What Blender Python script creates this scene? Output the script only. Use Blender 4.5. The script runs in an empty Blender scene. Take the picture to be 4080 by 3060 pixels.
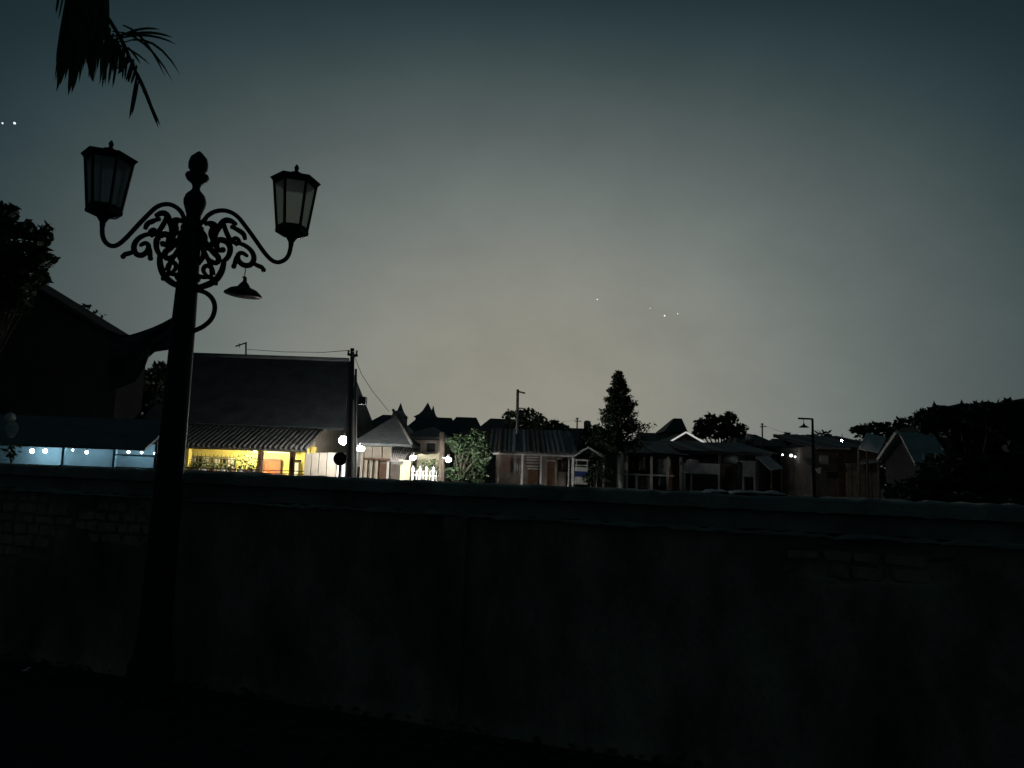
import bpy, math, random
from mathutils import Vector, Matrix

random.seed(7)
R = math.radians
scene = bpy.context.scene
col = scene.collection

# ------------------------------------------------------------------ camera
FPX = 2830.0                      # focal length in photo pixels (4080 wide)
CAMH = 1.6
PITCH = math.atan(350.0 / FPX)
ROLL = 0.035
_fw = Vector((0, math.cos(PITCH), math.sin(PITCH)))
_up0 = Vector((0, -math.sin(PITCH), math.cos(PITCH)))
_rt0 = Vector((1, 0, 0))
_rt = _rt0 * math.cos(ROLL) + _up0 * math.sin(ROLL)
_up = _up0 * math.cos(ROLL) - _rt0 * math.sin(ROLL)
cd = bpy.data.cameras.new('camera')
cam = bpy.data.objects.new('camera', cd)
col.objects.link(cam)
m3 = Matrix((_rt, _up, -_fw)).transposed()
cam.matrix_world = Matrix.Translation((0, 0, CAMH)) @ m3.to_4x4()
cd.sensor_width = 36.0
cd.lens = 36.0 * FPX / 4080.0
cd.clip_start = 0.05
cd.clip_end = 6000
scene.camera = cam

# ------------------------------------------------------------------ sky, light, exposure
GLOW_AZ = R(1)
world = bpy.data.worlds.new('World')
scene.world = world
world.use_nodes = True
nt = world.node_tree
nt.nodes.clear()
N = nt.nodes.new
L = nt.links.new
out = N('ShaderNodeOutputWorld')
tc = N('ShaderNodeTexCoord')
sep = N('ShaderNodeSeparateXYZ')
L(tc.outputs['Generated'], sep.inputs[0])
def wm(op, a, b=None, c=None):
    n = N('ShaderNodeMath'); n.operation = op
    for i, v in enumerate((a, b, c)):
        if v is None: continue
        if isinstance(v, (int, float)): n.inputs[i].default_value = v
        else: L(v, n.inputs[i])
    return n.outputs[0]
ramp = N('ShaderNodeValToRGB')
ramp.color_ramp.interpolation = 'B_SPLINE'
# light dome of the town: brightest low above the houses, fading with angular distance (degrees / 90), flatter than it is wide
stops = [(0, (.272, .254, .206)), (10, (.262, .250, .204)), (17, (.212, .217, .188)), (23, (.158, .175, .158)), (29, (.098, .114, .108)),
         (35, (.062, .077, .072)), (41, (.022, .037, .041)), (47, (.004, .010, .012)), (56, (.001, .003, .004)), (75, (0, 0, 0))]
er = ramp.color_ramp.elements
while len(er) < len(stops): er.new(0.5)
for e, (p, c) in zip(er, stops):
    e.position = p / 90.0; e.color = (*c, 1)
el_ = wm('ARCSINE', wm('MAXIMUM', sep.outputs[2], 0.0))
az = wm('ARCTAN2', sep.outputs[0], sep.outputs[1])
da = wm('MULTIPLY', wm('MULTIPLY', wm('SUBTRACT', az, GLOW_AZ), wm('COSINE', el_)), 1.0)
de = wm('MULTIPLY', wm('SUBTRACT', el_, R(6)), 1.5)
dist = wm('SQRT', wm('ADD', wm('MULTIPLY', da, da), wm('MULTIPLY', de, de)))
L(wm('DIVIDE', dist, R(90)), ramp.inputs[0])
nz = N('ShaderNodeTexNoise'); nz.inputs['Scale'].default_value = 5.0; nz.inputs['Detail'].default_value = 7; nz.inputs['Roughness'].default_value = .62
mpn = N('ShaderNodeMapping'); mpn.inputs['Scale'].default_value = (1, 1, 1.6)
L(tc.outputs['Generated'], mpn.inputs[0]); L(mpn.outputs[0], nz.inputs['Vector'])
g = wm('ADD', wm('MULTIPLY', nz.outputs[0], 0.40), 0.80)
bg1 = N('ShaderNodeBackground')
L(ramp.outputs[0], bg1.inputs[0]); L(g, bg1.inputs[1])
sky = N('ShaderNodeTexSky'); sky.sky_type = 'NISHITA'; sky.sun_disc = False
sky.sun_elevation = R(-5); sky.sun_rotation = GLOW_AZ
bg2 = N('ShaderNodeBackground'); L(sky.outputs[0], bg2.inputs[0]); bg2.inputs[1].default_value = 0.05
bg3 = N('ShaderNodeBackground'); bg3.inputs[0].default_value = (.006, .0135, .0165, 1)     # night sky all round
add2 = N('ShaderNodeAddShader'); L(bg1.outputs[0], add2.inputs[0]); L(bg3.outputs[0], add2.inputs[1])
addn = N('ShaderNodeAddShader')
L(add2.outputs[0], addn.inputs[0]); L(bg2.outputs[0], addn.inputs[1]); L(addn.outputs[0], out.inputs[0])

sd = bpy.data.lights.new('sun', 'SUN')
sd.energy = 0.012; sd.angle = R(20); sd.color = (1.0, .93, .82)
sun = bpy.data.objects.new('sun', sd); col.objects.link(sun)
sun.rotation_euler = (R(78), 0, R(180) - GLOW_AZ)
sun.location = (0, 0, 30)

vs = scene.view_settings
vs.view_transform = 'Standard'; vs.look = 'None'; vs.exposure = 0.0; vs.gamma = 1.0
vs.use_curve_mapping = False

# ------------------------------------------------------------------ helpers
def P(px, py, Y):
    d = _fw * FPX + _rt * (px - 2040) + _up * (1530 - py)
    t = Y / d.y
    return Vector((d.x * t, Y, CAMH + d.z * t))

def mat(name, c, rough=.85, var=.25, scale=5., bump=.25, metal=0., spec=.3, c2=None, stretch=None, bscale=None):
    m = bpy.data.materials.new(name); m.use_nodes = True
    t = m.node_tree; b = t.nodes['Principled BSDF']
    b.inputs['Roughness'].default_value = rough
    b.inputs['Metallic'].default_value = metal
    b.inputs['Specular IOR Level'].default_value = spec
    tcn = t.nodes.new('ShaderNodeTexCoord'); src = tcn.outputs['Object']
    if stretch:
        mp = t.nodes.new('ShaderNodeMapping'); mp.inputs['Scale'].default_value = stretch
        t.links.new(src, mp.inputs[0]); src = mp.outputs[0]
    n = t.nodes.new('ShaderNodeTexNoise'); n.inputs['Scale'].default_value = scale
    n.inputs['Detail'].default_value = 6; n.inputs['Roughness'].default_value = .65
    t.links.new(src, n.inputs['Vector'])
    r = t.nodes.new('ShaderNodeValToRGB')
    r.color_ramp.elements[0].position = .3; r.color_ramp.elements[1].position = .72
    a = [max(0, v * (1 - var)) for v in c]; z = [min(1, v * (1 + var)) for v in c] if c2 is None else c2
    r.color_ramp.elements[0].color = (*a, 1); r.color_ramp.elements[1].color = (*z, 1)
    t.links.new(n.outputs[0], r.inputs[0]); t.links.new(r.outputs[0], b.inputs['Base Color'])
    if bump:
        n2 = t.nodes.new('ShaderNodeTexNoise'); n2.inputs['Scale'].default_value = bscale or scale * 5
        n2.inputs['Detail'].default_value = 5
        t.links.new(src, n2.inputs['Vector'])
        bp = t.nodes.new('ShaderNodeBump'); bp.inputs['Strength'].default_value = bump; bp.inputs['Distance'].default_value = .02
        t.links.new(n2.outputs[0], bp.inputs['Height']); t.links.new(bp.outputs[0], b.inputs['Normal'])
    return m

def emit(name, c, s):
    m = bpy.data.materials.new(name); m.use_nodes = True
    b = m.node_tree.nodes['Principled BSDF']
    b.inputs['Base Color'].default_value = (.8, .8, .8, 1)
    b.inputs['Emission Color'].default_value = (*c, 1); b.inputs['Emission Strength'].default_value = s
    return m

def frosted(name, c):
    m = bpy.data.materials.new(name); m.use_nodes = True
    t = m.node_tree; o = t.nodes['Material Output']
    d = t.nodes.new('ShaderNodeBsdfDiffuse'); d.inputs[0].default_value = (*c, 1)
    tr = t.nodes.new('ShaderNodeBsdfTranslucent'); tr.inputs[0].default_value = (*c, 1)
    mx = t.nodes.new('ShaderNodeMixShader'); mx.inputs[0].default_value = .7
    t.links.new(d.outputs[0], mx.inputs[1]); t.links.new(tr.outputs[0], mx.inputs[2])
    tp = t.nodes.new('ShaderNodeBsdfTransparent'); tp.inputs[0].default_value = (*c, 1)
    m0 = t.nodes.new('ShaderNodeMixShader'); m0.inputs[0].default_value = .62
    t.links.new(mx.outputs[0], m0.inputs[1]); t.links.new(tp.outputs[0], m0.inputs[2]); mx = m0
    gl = t.nodes.new('ShaderNodeBsdfGlossy'); gl.inputs['Roughness'].default_value = .2
    m2 = t.nodes.new('ShaderNodeMixShader'); m2.inputs[0].default_value = .06
    t.links.new(mx.outputs[0], m2.inputs[1]); t.links.new(gl.outputs[0], m2.inputs[2])
    t.links.new(m2.outputs[0], o.inputs['Surface'])
    return m

def leafmat(name, c, var=.5):
    m = mat(name, c, .55, var, 3., 0, spec=.35)
    t = m.node_tree; b = t.nodes['Principled BSDF']; o = t.nodes['Material Output']
    tr = t.nodes.new('ShaderNodeBsdfTranslucent'); tr.inputs[0].default_value = (c[0] * .7, c[1], c[2] * .5, 1)
    mx = t.nodes.new('ShaderNodeMixShader'); mx.inputs[0].default_value = .2
    t.links.new(b.outputs[0], mx.inputs[1]); t.links.new(tr.outputs[0], mx.inputs[2]); t.links.new(mx.outputs[0], o.inputs['Surface'])
    return m

def root_loc(o):
    while o.parent: o = o.parent
    return Vector(o.location)

class MB:
    def __init__(self): self.v = []; self.f = []
    def add(self, vs_, fs_):
        n = len(self.v); self.v += [Vector(a) for a in vs_]; self.f += [[i + n for i in q] for q in fs_]; return self
    def hexa(self, a):     # 8 corners: bottom 4 ccw, top 4 ccw
        return self.add(a, [(0, 3, 2, 1), (4, 5, 6, 7), (0, 1, 5, 4), (1, 2, 6, 5), (2, 3, 7, 6), (3, 0, 4, 7)])
    def box(self, x0, x1, y0, y1, z0, z1, rz=0, piv=None):
        a = [Vector(p) for p in ((x0, y0, z0), (x1, y0, z0), (x1, y1, z0), (x0, y1, z0), (x0, y0, z1), (x1, y0, z1), (x1, y1, z1), (x0, y1, z1))]
        if rz:
            c = piv or Vector(((x0 + x1) / 2, (y0 + y1) / 2, 0)); m = Matrix.Rotation(rz, 3, 'Z')
            a = [m @ (p - c) + c for p in a]
        return self.hexa(a)
    def pbox(self, x0, y0, x1, y1, Y, d, ground=False):
        xc, yc = (x0 + x1) / 2, (y0 + y1) / 2
        zt = P(xc, y0, Y).z; zb = 0.0 if ground else P(xc, y1, Y).z
        return self.box(P(x0, yc, Y).x, P(x1, yc, Y).x, Y, Y + d, zb, zt)
    def ppoly(self, pts, Y, d):
        a = [P(x, y, Y) for x, y in pts]; n = len(a)
        b = [p + Vector((0, d, 0)) for p in a]
        return self.add(a + b, [list(range(n - 1, -1, -1)), list(range(n, 2 * n))] + [[i, (i + 1) % n, n + (i + 1) % n, n + i] for i in range(n)])
    def slab(self, pts, th):     # planar polygon thickened along its normal
        pts = [Vector(p) for p in pts]
        nn = (pts[1] - pts[0]).cross(pts[2] - pts[0]).normalized() * th
        n = len(pts)
        return self.add(pts + [p - nn for p in pts], [list(range(n)), list(range(2 * n - 1, n - 1, -1))] + [[i, n + i, n + (i + 1) % n, (i + 1) % n] for i in range(n)])
    def tube(self, pts, r, n=8, cap=True):
        pts = [Vector(p) for p in pts]; k = len(pts)
        rr = r if isinstance(r, (list, tuple)) else [r] * k
        vsx = []; ref = None
        for i, p in enumerate(pts):
            t = (pts[min(i + 1, k - 1)] - pts[max(i - 1, 0)]).normalized()
            if ref is None:
                ref = t.orthogonal().normalized()
            ref = (ref - t * ref.dot(t))
            ref = ref.normalized() if ref.length > 1e-6 else t.orthogonal().normalized()
            b = t.cross(ref)
            for j in range(n):
                a = 2 * math.pi * j / n
                vsx.append(p + (ref * math.cos(a) + b * math.sin(a)) * rr[i])
        fs = []
        for i in range(k - 1):
            for j in range(n):
                fs.append((i * n + j, i * n + (j + 1) % n, (i + 1) * n + (j + 1) % n, (i + 1) * n + j))
        if cap: fs.append(list(range(n - 1, -1, -1))); fs.append([(k - 1) * n + j for j in range(n)])
        return self.add(vsx, fs)
    def lathe(self, prof, c, n=16, off=0., axis=None):
        c = Vector(c); vsx = []; k = len(prof)
        ax = axis or Vector((0, 0, 1)); q = Vector((0, 0, 1)).rotation_difference(ax)
        for r, z in prof:
            for j in range(n):
                a = 2 * math.pi * j / n + off
                vsx.append(c + q @ Vector((r * math.cos(a), r * math.sin(a), z)))
        fs = []
        for i in range(k - 1):
            for j in range(n):
                fs.append((i * n + j, i * n + (j + 1) % n, (i + 1) * n + (j + 1) % n, (i + 1) * n + j))
        fs.append(list(range(n - 1, -1, -1))); fs.append([(k - 1) * n + j for j in range(n)])
        return self.add(vsx, fs)
    def ball(self, c, r, n=10, sc=(1, 1, 1)):
        c = Vector(c); k = max(4, n // 2)
        vsx = []; fs = []
        for i in range(k + 1):
            th = math.pi * i / k
            for j in range(n):
                a = 2 * math.pi * j / n
                vsx.append(c + Vector((r * sc[0] * math.sin(th) * math.cos(a), r * sc[1] * math.sin(th) * math.sin(a), -r * sc[2] * math.cos(th))))
        for i in range(k):
            for j in range(n):
                fs.append((i * n + j, i * n + (j + 1) % n, (i + 1) * n + (j + 1) % n, (i + 1) * n + j))
        return self.add(vsx, fs)
    def leaf(self, p, s, rnd=random, asp=.5):
        d = Vector((rnd.uniform(-1, 1), rnd.uniform(-1, 1), rnd.uniform(-.9, .6)))
        if d.length < .1: d = Vector((1, 0, 0))
        d.normalize(); w = d.orthogonal().normalized(); w.rotate(Matrix.Rotation(rnd.uniform(0, 6.28), 3, d))
        w *= s * asp; d = d * s; p = Vector(p)
        return self.add([p - d, p - w * .9, p + d, p + w * .9], [(0, 1, 2, 3)])
    def cloud(self, c, rad, n, s, rnd=random, fill=.35, asp=.5):
        c = Vector(c); rad = Vector(rad) if not isinstance(rad, (int, float)) else Vector((rad,) * 3)
        for _ in range(n):
            d = Vector((rnd.gauss(0, 1), rnd.gauss(0, 1), rnd.gauss(0, 1))).normalized()
            k = (fill + (1 - fill) * rnd.random()) ** .6 * rnd.choice((1, 1, 1, .92, 1.08, 1.18))
            self.leaf(c + Vector((d.x * rad.x, d.y * rad.y, d.z * rad.z)) * k, s * rnd.uniform(.6, 1.3), rnd, asp)
        return self
    def build(self, name, material, parent=None, smooth=False):
        o0 = root_loc(parent) if parent else Vector((0, 0, 0))
        me = bpy.data.meshes.new(name)
        me.from_pydata([tuple(p - o0) for p in self.v], [], self.f)
        me.validate(); me.update()
        if smooth:
            for p in me.polygons: p.use_smooth = True
        me.materials.append(material)
        o = bpy.data.objects.new(name, me); col.objects.link(o)
        if parent: o.parent = parent
        return o

def tag(o, label=None, cat=None, group=None, kind=None):
    if label: o['label'] = label
    if cat: o['category'] = cat
    if group: o['group'] = group
    if kind: o['kind'] = kind
    return o

def thing(name, label, cat, loc, group=None):
    e = bpy.data.objects.new(name, None); e.empty_display_size = .2
    col.objects.link(e); e.location = Vector((loc[0], loc[1], loc[2]))
    return tag(e, label, cat, group)

def smoothpath(pts, it=2):
    pts = [Vector(p) for p in pts]
    for _ in range(it):
        q = [pts[0]]
        for a, b in zip(pts, pts[1:]):
            q += [a * .75 + b * .25, a * .25 + b * .75]
        q.append(pts[-1]); pts = q
    return pts

# ------------------------------------------------------------------ materials
M = {}
M['concrete'] = mat('old_concrete', (.36, .33, .28), .9, .45, 2.2, .5, bscale=30)
M['coping'] = mat('coping_concrete', (.38, .35, .30), .9, .4, 3., .5, bscale=40)
M['ground'] = mat('dirt_ground', (.09, .085, .075), .95, .4, 1.5, .6, bscale=25)
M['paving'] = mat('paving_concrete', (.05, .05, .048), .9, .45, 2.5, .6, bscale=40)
M['iron'] = mat('black_iron', (.020, .024, .026), .55, .3, 8, .15)
M['glass'] = frosted('frosted_glass', (.93, .94, .90))
M['glass_dim'] = frosted('greyer_glass', (.62, .66, .66))  # darker tint, for the left lantern only
M['palm'] = leafmat('palm_leaf', (.03, .05, .03))
M['leafdark'] = leafmat('dark_leaf', (.035, .06, .03))
M['leafmid'] = leafmat('mid_leaf', (.055, .09, .045))
M['leaflit'] = leafmat('pale_leaf', (.09, .14, .06))
M['bark'] = mat('bark', (.08, .065, .05), .9, .4, 6, .6)
M['barkwhite'] = mat('limewashed_bark', (.55, .54, .48), .9, .3, 6, .5)
M['roofdark'] = mat('dark_roof_tile', (.085, .09, .09), .75, .35, 2., .3)
M['roofblack'] = mat('near_black_tile', (.022, .022, .024), .9, .35, 2., .3)  # near-black base colour, used on walls as well
M['roofbig'] = mat('mossy_roof_tile', (.055, .065, .07), .85, .45, 1.2, .9, bscale=9)
M['rooftile'] = mat('grey_roof_tile', (.20, .19, .175), .8, .35, 3., .3)
M['roofslate'] = mat('slate_roof', (.19, .205, .205), .8, .3, 2., .3)
M['yellow'] = mat('yellow_plaster', (.80, .63, .14), .8, .12, 3, .15)
M['cream'] = mat('cream_plaster', (.68, .64, .44), .8, .12, 3, .15)
M['beige'] = mat('beige_plaster', (.48, .43, .35), .85, .18, 3, .2)
M['grey'] = mat('grey_plaster', (.44, .44, .42), .85, .25, 3, .2)
M['brown'] = mat('brown_wood', (.16, .09, .05), .7, .3, 6, .2)
M['orange'] = mat('orange_door', (.36, .10, .025), .6, .2, 6, .15)
M['olive'] = mat('olive_frame', (.22, .18, .06), .7, .25, 6, .1)
M['white'] = mat('white_paint', (.74, .73, .70), .7, .1, 4, .1)
M['greywhite'] = mat('weathered_white', (.62, .62, .58), .8, .25, 4, .15)
M['blue'] = mat('blue_plaster', (.28, .50, .60), .8, .15, 1.5, .15)
M['bluepaint'] = mat('navy_paint', (.04, .07, .22), .5, .2, 5, .1)
M['darkwall'] = mat('dark_wall', (.20, .17, .145), .9, .4, 2.5, .3)
M['brick'] = mat('reddish_wall', (.20, .125, .10), .9, .3, 4, .4)
M['tarp'] = mat('grey_tarpaulin', (.30, .32, .31), .55, .25, 3, .4)
M['tarpdark'] = mat('dark_tarpaulin', (.045, .055, .055), .6, .35, 3, .4)
M['metalpole'] = mat('galvanised_pole', (.22, .22, .21), .55, .3, 6, .1, metal=.3)
M['cable'] = mat('cable', (.02, .02, .02), .7, .1, 5, 0)
M['hill'] = mat('hill_scrub', (.035, .045, .03), .95, .5, .6, .8)
M['stone'] = mat('rubble_stone', (.48, .37, .27), .9, .4, 5, .6)
M['darkglass'] = mat('dark_pane', (.03, .03, .03), .15, .2, 3, 0, spec=.6)
M['bulb_street'] = emit('street_bulb', (1., .97, .93), 300)
M['barge_glow'] = emit('glowing_barge_board', (1., .97, .93), .55)  # glow put into the pale barge boards, which are no lamps
M['bulb_flood'] = emit('flood_bulb', (1., .97, .92), 950)
M['bulb_bright'] = emit('bright_street_bulb', (1., .97, .94), 300)
M['bulb_small'] = emit('small_bulb', (.80, .92, 1.), 55)
M['bulb_porch'] = emit('porch_bulb', (1., .93, .72), 1700)
M['bulb_far'] = emit('far_bulb', (.85, .95, 1.), 1.3)
M['bulb_yard'] = emit('yard_bulb', (.9, .96, 1.), 4)

# ------------------------------------------------------------------ ground
tag(MB().add([(-900, -300, 0), (900, -300, 0), (900, 2500, 0), (-900, 2500, 0)], [(0, 1, 2, 3)]).build('ground', M['ground']), kind='structure')
WA = math.atan(-.337)                       # direction of the parapet
wd = Vector((math.cos(WA), math.sin(WA), 0)); wn = Vector((math.sin(WA), -math.cos(WA), 0)) # towards the camera
W0 = Vector((0, 4.55, 0))
def WP(u, v, z): return W0 + wd * u + wn * v + Vector((0, 0, z))
pv = MB()
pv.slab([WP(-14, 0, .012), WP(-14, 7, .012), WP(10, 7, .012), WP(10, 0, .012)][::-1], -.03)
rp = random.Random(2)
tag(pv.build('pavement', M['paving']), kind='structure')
# crumbs and fallen leaves lying on the pavement
lt = MB()
for _ in range(900):
    u = rp.uniform(-7, 4); v = abs(rp.gauss(0, .5)) + .03
    p = WP(u, v, .045); s = rp.uniform(.008, .03)
    lt.ball(p, s, 5, (1, .8, .5))
tag(lt.build('pebbles', M['ground']), 'grit and pebbles along the wall foot', 'pebbles', kind='stuff')
lt = MB()
for _ in range(110):
    u = rp.uniform(-7, 4); v = abs(rp.gauss(0, .22)) + .03
    lt.leaf(WP(u, v, .055), rp.uniform(.02, .05), rp)
tag(lt.build('leaf_litter', M['leafdark']), 'fallen leaves scattered on the dark pavement', 'leaves', kind='stuff')

# ------------------------------------------------------------------ parapet wall
pw = thing('parapet_wall', 'long weathered concrete parapet wall crossing the foreground', 'wall', W0)
def wavebox(u0, u1, v0, v1, z0, z1, nu, amp, seed, name, m):
    rn = random.Random(seed); b = MB(); rows = []
    for i in range(nu + 1):
        u = u0 + (u1 - u0) * i / nu
        a = [rn.gauss(0, amp) for _ in range(4)]
        rows.append([WP(u, v0, z0 + a[0] * .6), WP(u, v1 + a[1], z0 + a[2] * .6), WP(u, v1 + a[1] * .5, z1 - .012 + a[3]), WP(u, v1 - .015 + a[1] * .5, z1 + a[3]), WP(u, v0, z1 + a[2])])
    vsx = [p for r in rows for p in r]; fs = []
    for i in range(nu):
        for j in range(5):
            fs.append((i * 5 + j, i * 5 + (j + 1) % 5, (i + 1) * 5 + (j + 1) % 5, (i + 1) * 5 + j))
    fs += [list(range(4, -1, -1)), [nu * 5 + j for j in range(5)]]
    b.add(vsx, fs); return b.build(name, m, pw)
wavebox(-14, 10, -.30, .055, 1.437, 1.518, 420, .0045, 1, 'coping', M['coping'])
wavebox(-14, 10, -.27, .012, 1.328, 1.434, 420, .004, 2, 'upper_band', M['concrete'])
wavebox(-14, 10, -.26, .034, 1.305, 1.326, 420, .006, 3, 'drip_ledge', M['coping'])
# the face: displaced plaster with hollows where it has come away
from mathutils import noise
holes = [(-4.35, 1.06, .75, .28), (-3.2, 1.1, .4, .16), (2.05, 1.18, .42, .10)]
def hole(u, z):
    k = 0
    for hu, hz, ru, rz in holes:
        d = math.hypot((u - hu) / ru, (z - hz) / rz) + .5 * noise.noise(Vector((u * 4, z * 5, hu)))
        k = max(k, min(1, max(0, (1.05 - d) / .12)))
    return k
b = MB(); NU, NZ = 520, 40
for i in range(NU + 1):
    u = -14 + 24 * i / NU
    for j in range(NZ + 1):
        z = 1.303 * j / NZ
        dv = .012 * noise.noise(Vector((u * 1.3, z * 2.2, 0))) + .006 * noise.noise(Vector((u * 7, z * 7, 3))) - .035 * hole(u, z)
        dv += .05 * max(0, (.12 - z) / .12) ** 2
        b.v.append(WP(u, -.005 + dv, z))
n1 = NZ + 1
for i in range(NU):
    for j in range(NZ):
        b.f.append([i * n1 + j, (i + 1) * n1 + j, (i + 1) * n1 + j + 1, i * n1 + j + 1])
wf = mat('stained_plaster', (.07, .068, .06), .92, .5, 1.1, .9, bscale=22, stretch=(1.6, 1.6, .7), c2=(.60, .47, .35))
b.build('wall_face', wf, pw)
MB().hexa([WP(-14, -.25, 0), WP(10, -.25, 0), WP(10, -.08, 0), WP(-14, -.08, 0), WP(-14, -.25, 1.303), WP(10, -.25, 1.303), WP(10, -.08, 1.303), WP(-14, -.08, 1.303)]).build('wall_core', M['concrete'], pw)
for u in (-.42, 3.1):
    MB().hexa([WP(u, -.02, 0), WP(u, .05, 0), WP(u + .16, .05, 0), WP(u + .16, -.02, 0), WP(u, -.02, 1.30), WP(u, .04, 1.30), WP(u + .16, .04, 1.30), WP(u + .16, -.02, 1.30)]).build('pilaster', wf, pw)
rs = random.Random(5)
for hu, hz, ru, rz in holes:
    z = hz - rz
    while z < hz + rz:
        hh = rs.uniform(.06, .10); u = hu - ru
        while u < hu + ru:
            ww = rs.uniform(.10, .24)
            uc, zc_ = u + ww / 2, z + hh / 2
            if math.hypot((uc - hu) / ru, (zc_ - hz) / rz) < .92 and zc_ < 1.27:
                q = MB(); k = .010
                p = lambda a, bb, v: WP(uc + a * (ww / 2 - .006) + rs.gauss(0, .008), v, zc_ + bb * (hh / 2 - .005) + rs.gauss(0, .005))
                v1 = rs.uniform(-.022, -.006)
                q.hexa([p(-1, -1, -.07), p(1, -1, -.07), p(1, 1, -.07), p(-1, 1, -.07), p(-.85, -.8, v1), p(.85, -.8, v1), p(.85, .8, v1), p(-.85, .8, v1)])
                q.build('stone', M['stone'], pw)
            u += ww
        z += hh

# ------------------------------------------------------------------ cast-iron street lamp
LY = 5.0
Z = lambda x, y: (200 + x * .5425, 500 + y * .5425)      # coordinates measured on the enlarged crop
base = P(672, 2430, LY); base.z = 0
topc = P(*Z(1050, 700), LY)
axis_x = topc.x
lamp = thing('street_lamp', 'ornate black cast-iron street lamp with two lanterns before the parapet wall', 'street lamp', (axis_x, LY, 0))
def zof(y): return P(*Z(1050, y), LY).z
s0 = .5425 * LY / FPX
AX = Vector((axis_x, LY, 0))
prof = [(.17, 0), (.17, .06), (.14, .09), (.15, .22), (.12, .30), (.105, .45), (.10, .8), (.092, 1.5), (.080, zof(1450)), (.073, zof(1150)), (.068, zof(900)), (.062, zof(720))]
MB().lathe(prof, AX, 18).build('post', M['iron'], lamp, True)
MB().lathe([(.06, zof(740)), (.05, zof(690)), (.05, zof(660)), (.075, zof(585)), (.078, zof(555)), (.066, zof(515)), (.030, zof(475)), (.026, zof(455)),
            (.035, zof(430)), (.072, zof(400)), (.083, zof(378)), (.078, zof(362)), (.052, zof(352)), (.05, zof(345)), (.066, zof(320)), (.068, zof(280)), (.058, zof(240)), (.02, zof(200)), (.004, zof(188))], AX, 14).build('finial', M['iron'], lamp, True)
for zz, rr in ((zof(1120), .083), (zof(760), .075)):
    MB().lathe([(rr - .02, zz - .03), (rr, zz - .02), (rr + .006, zz), (rr, zz + .02), (rr - .02, zz + .03)], AX, 18).build('collar', M['iron'], lamp, True)
PHI = R(28)
ARMV = {1: Vector((-.565, -.15, 0)), -1: Vector((.675, .15, 0))}      # 1: left and nearer, -1: right
def AP(side, du, y):     # crop offset from the axis, crop height -> world
    return AX + ARMV[side] * (du / 705.0) + Vector((0, 0, zof(y)))
ARM = [(40, 730), (75, 690), (100, 645), (155, 608), (225, 597), (300, 625), (360, 690), (440, 785), (510, 875), (570, 935), (620, 950), (670, 925), (697, 880), (705, 820), (705, 770)]
SCR = [([(770, 800), (700, 800), (640, 835), (615, 890), (635, 945), (685, 958), (725, 930), (735, 885), (705, 860), (670, 880)], 15, 12),
       ([(625, 925), (590, 940), (560, 945), (548, 962)], 13, 17), ([(740, 900), (745, 945), (752, 975)], 13, 18),
       ([(830, 960), (790, 910), (782, 840), (815, 800), (870, 800), (885, 840), (865, 885), (835, 870)], 17, 20),
       ([(885, 840), (900, 770), (870, 700), (840, 650), (800, 645), (768, 662)], 17, 16),
       ([(770, 810), (800, 775), (830, 720), (845, 670)], 14, 10), ([(690, 765), (700, 725), (740, 705), (785, 690)], 14, 16),
       ([(950, 690), (905, 715), (925, 770), (895, 820), (930, 880)], 18, 18), ([(1000, 800), (950, 840), (900, 900), (850, 935), (870, 985), (925, 960)], 16, 16),
       ([(880, 1065), (895, 1012), (940, 1005), (958, 1045), (930, 1078)], 13, 14), ([(820, 945), (828, 1030), (868, 1110), (940, 1162), (1000, 1185)], 18, 18),
       ([(965, 890), (930, 960), (903, 1005), (897, 1065)], 13, 14), ([(990, 760), (955, 800), (972, 860), (955, 935), (985, 1000)], 15, 14),
       ([(1010, 1080), (960, 1100), (915, 1085), (880, 1095), (862, 1125)], 13, 15), ([(880, 720), (910, 690), (960, 700)], 15, 18),
       ([(720, 800), (735, 770), (765, 765), (770, 795), (745, 815)], 12, 10)]
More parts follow.
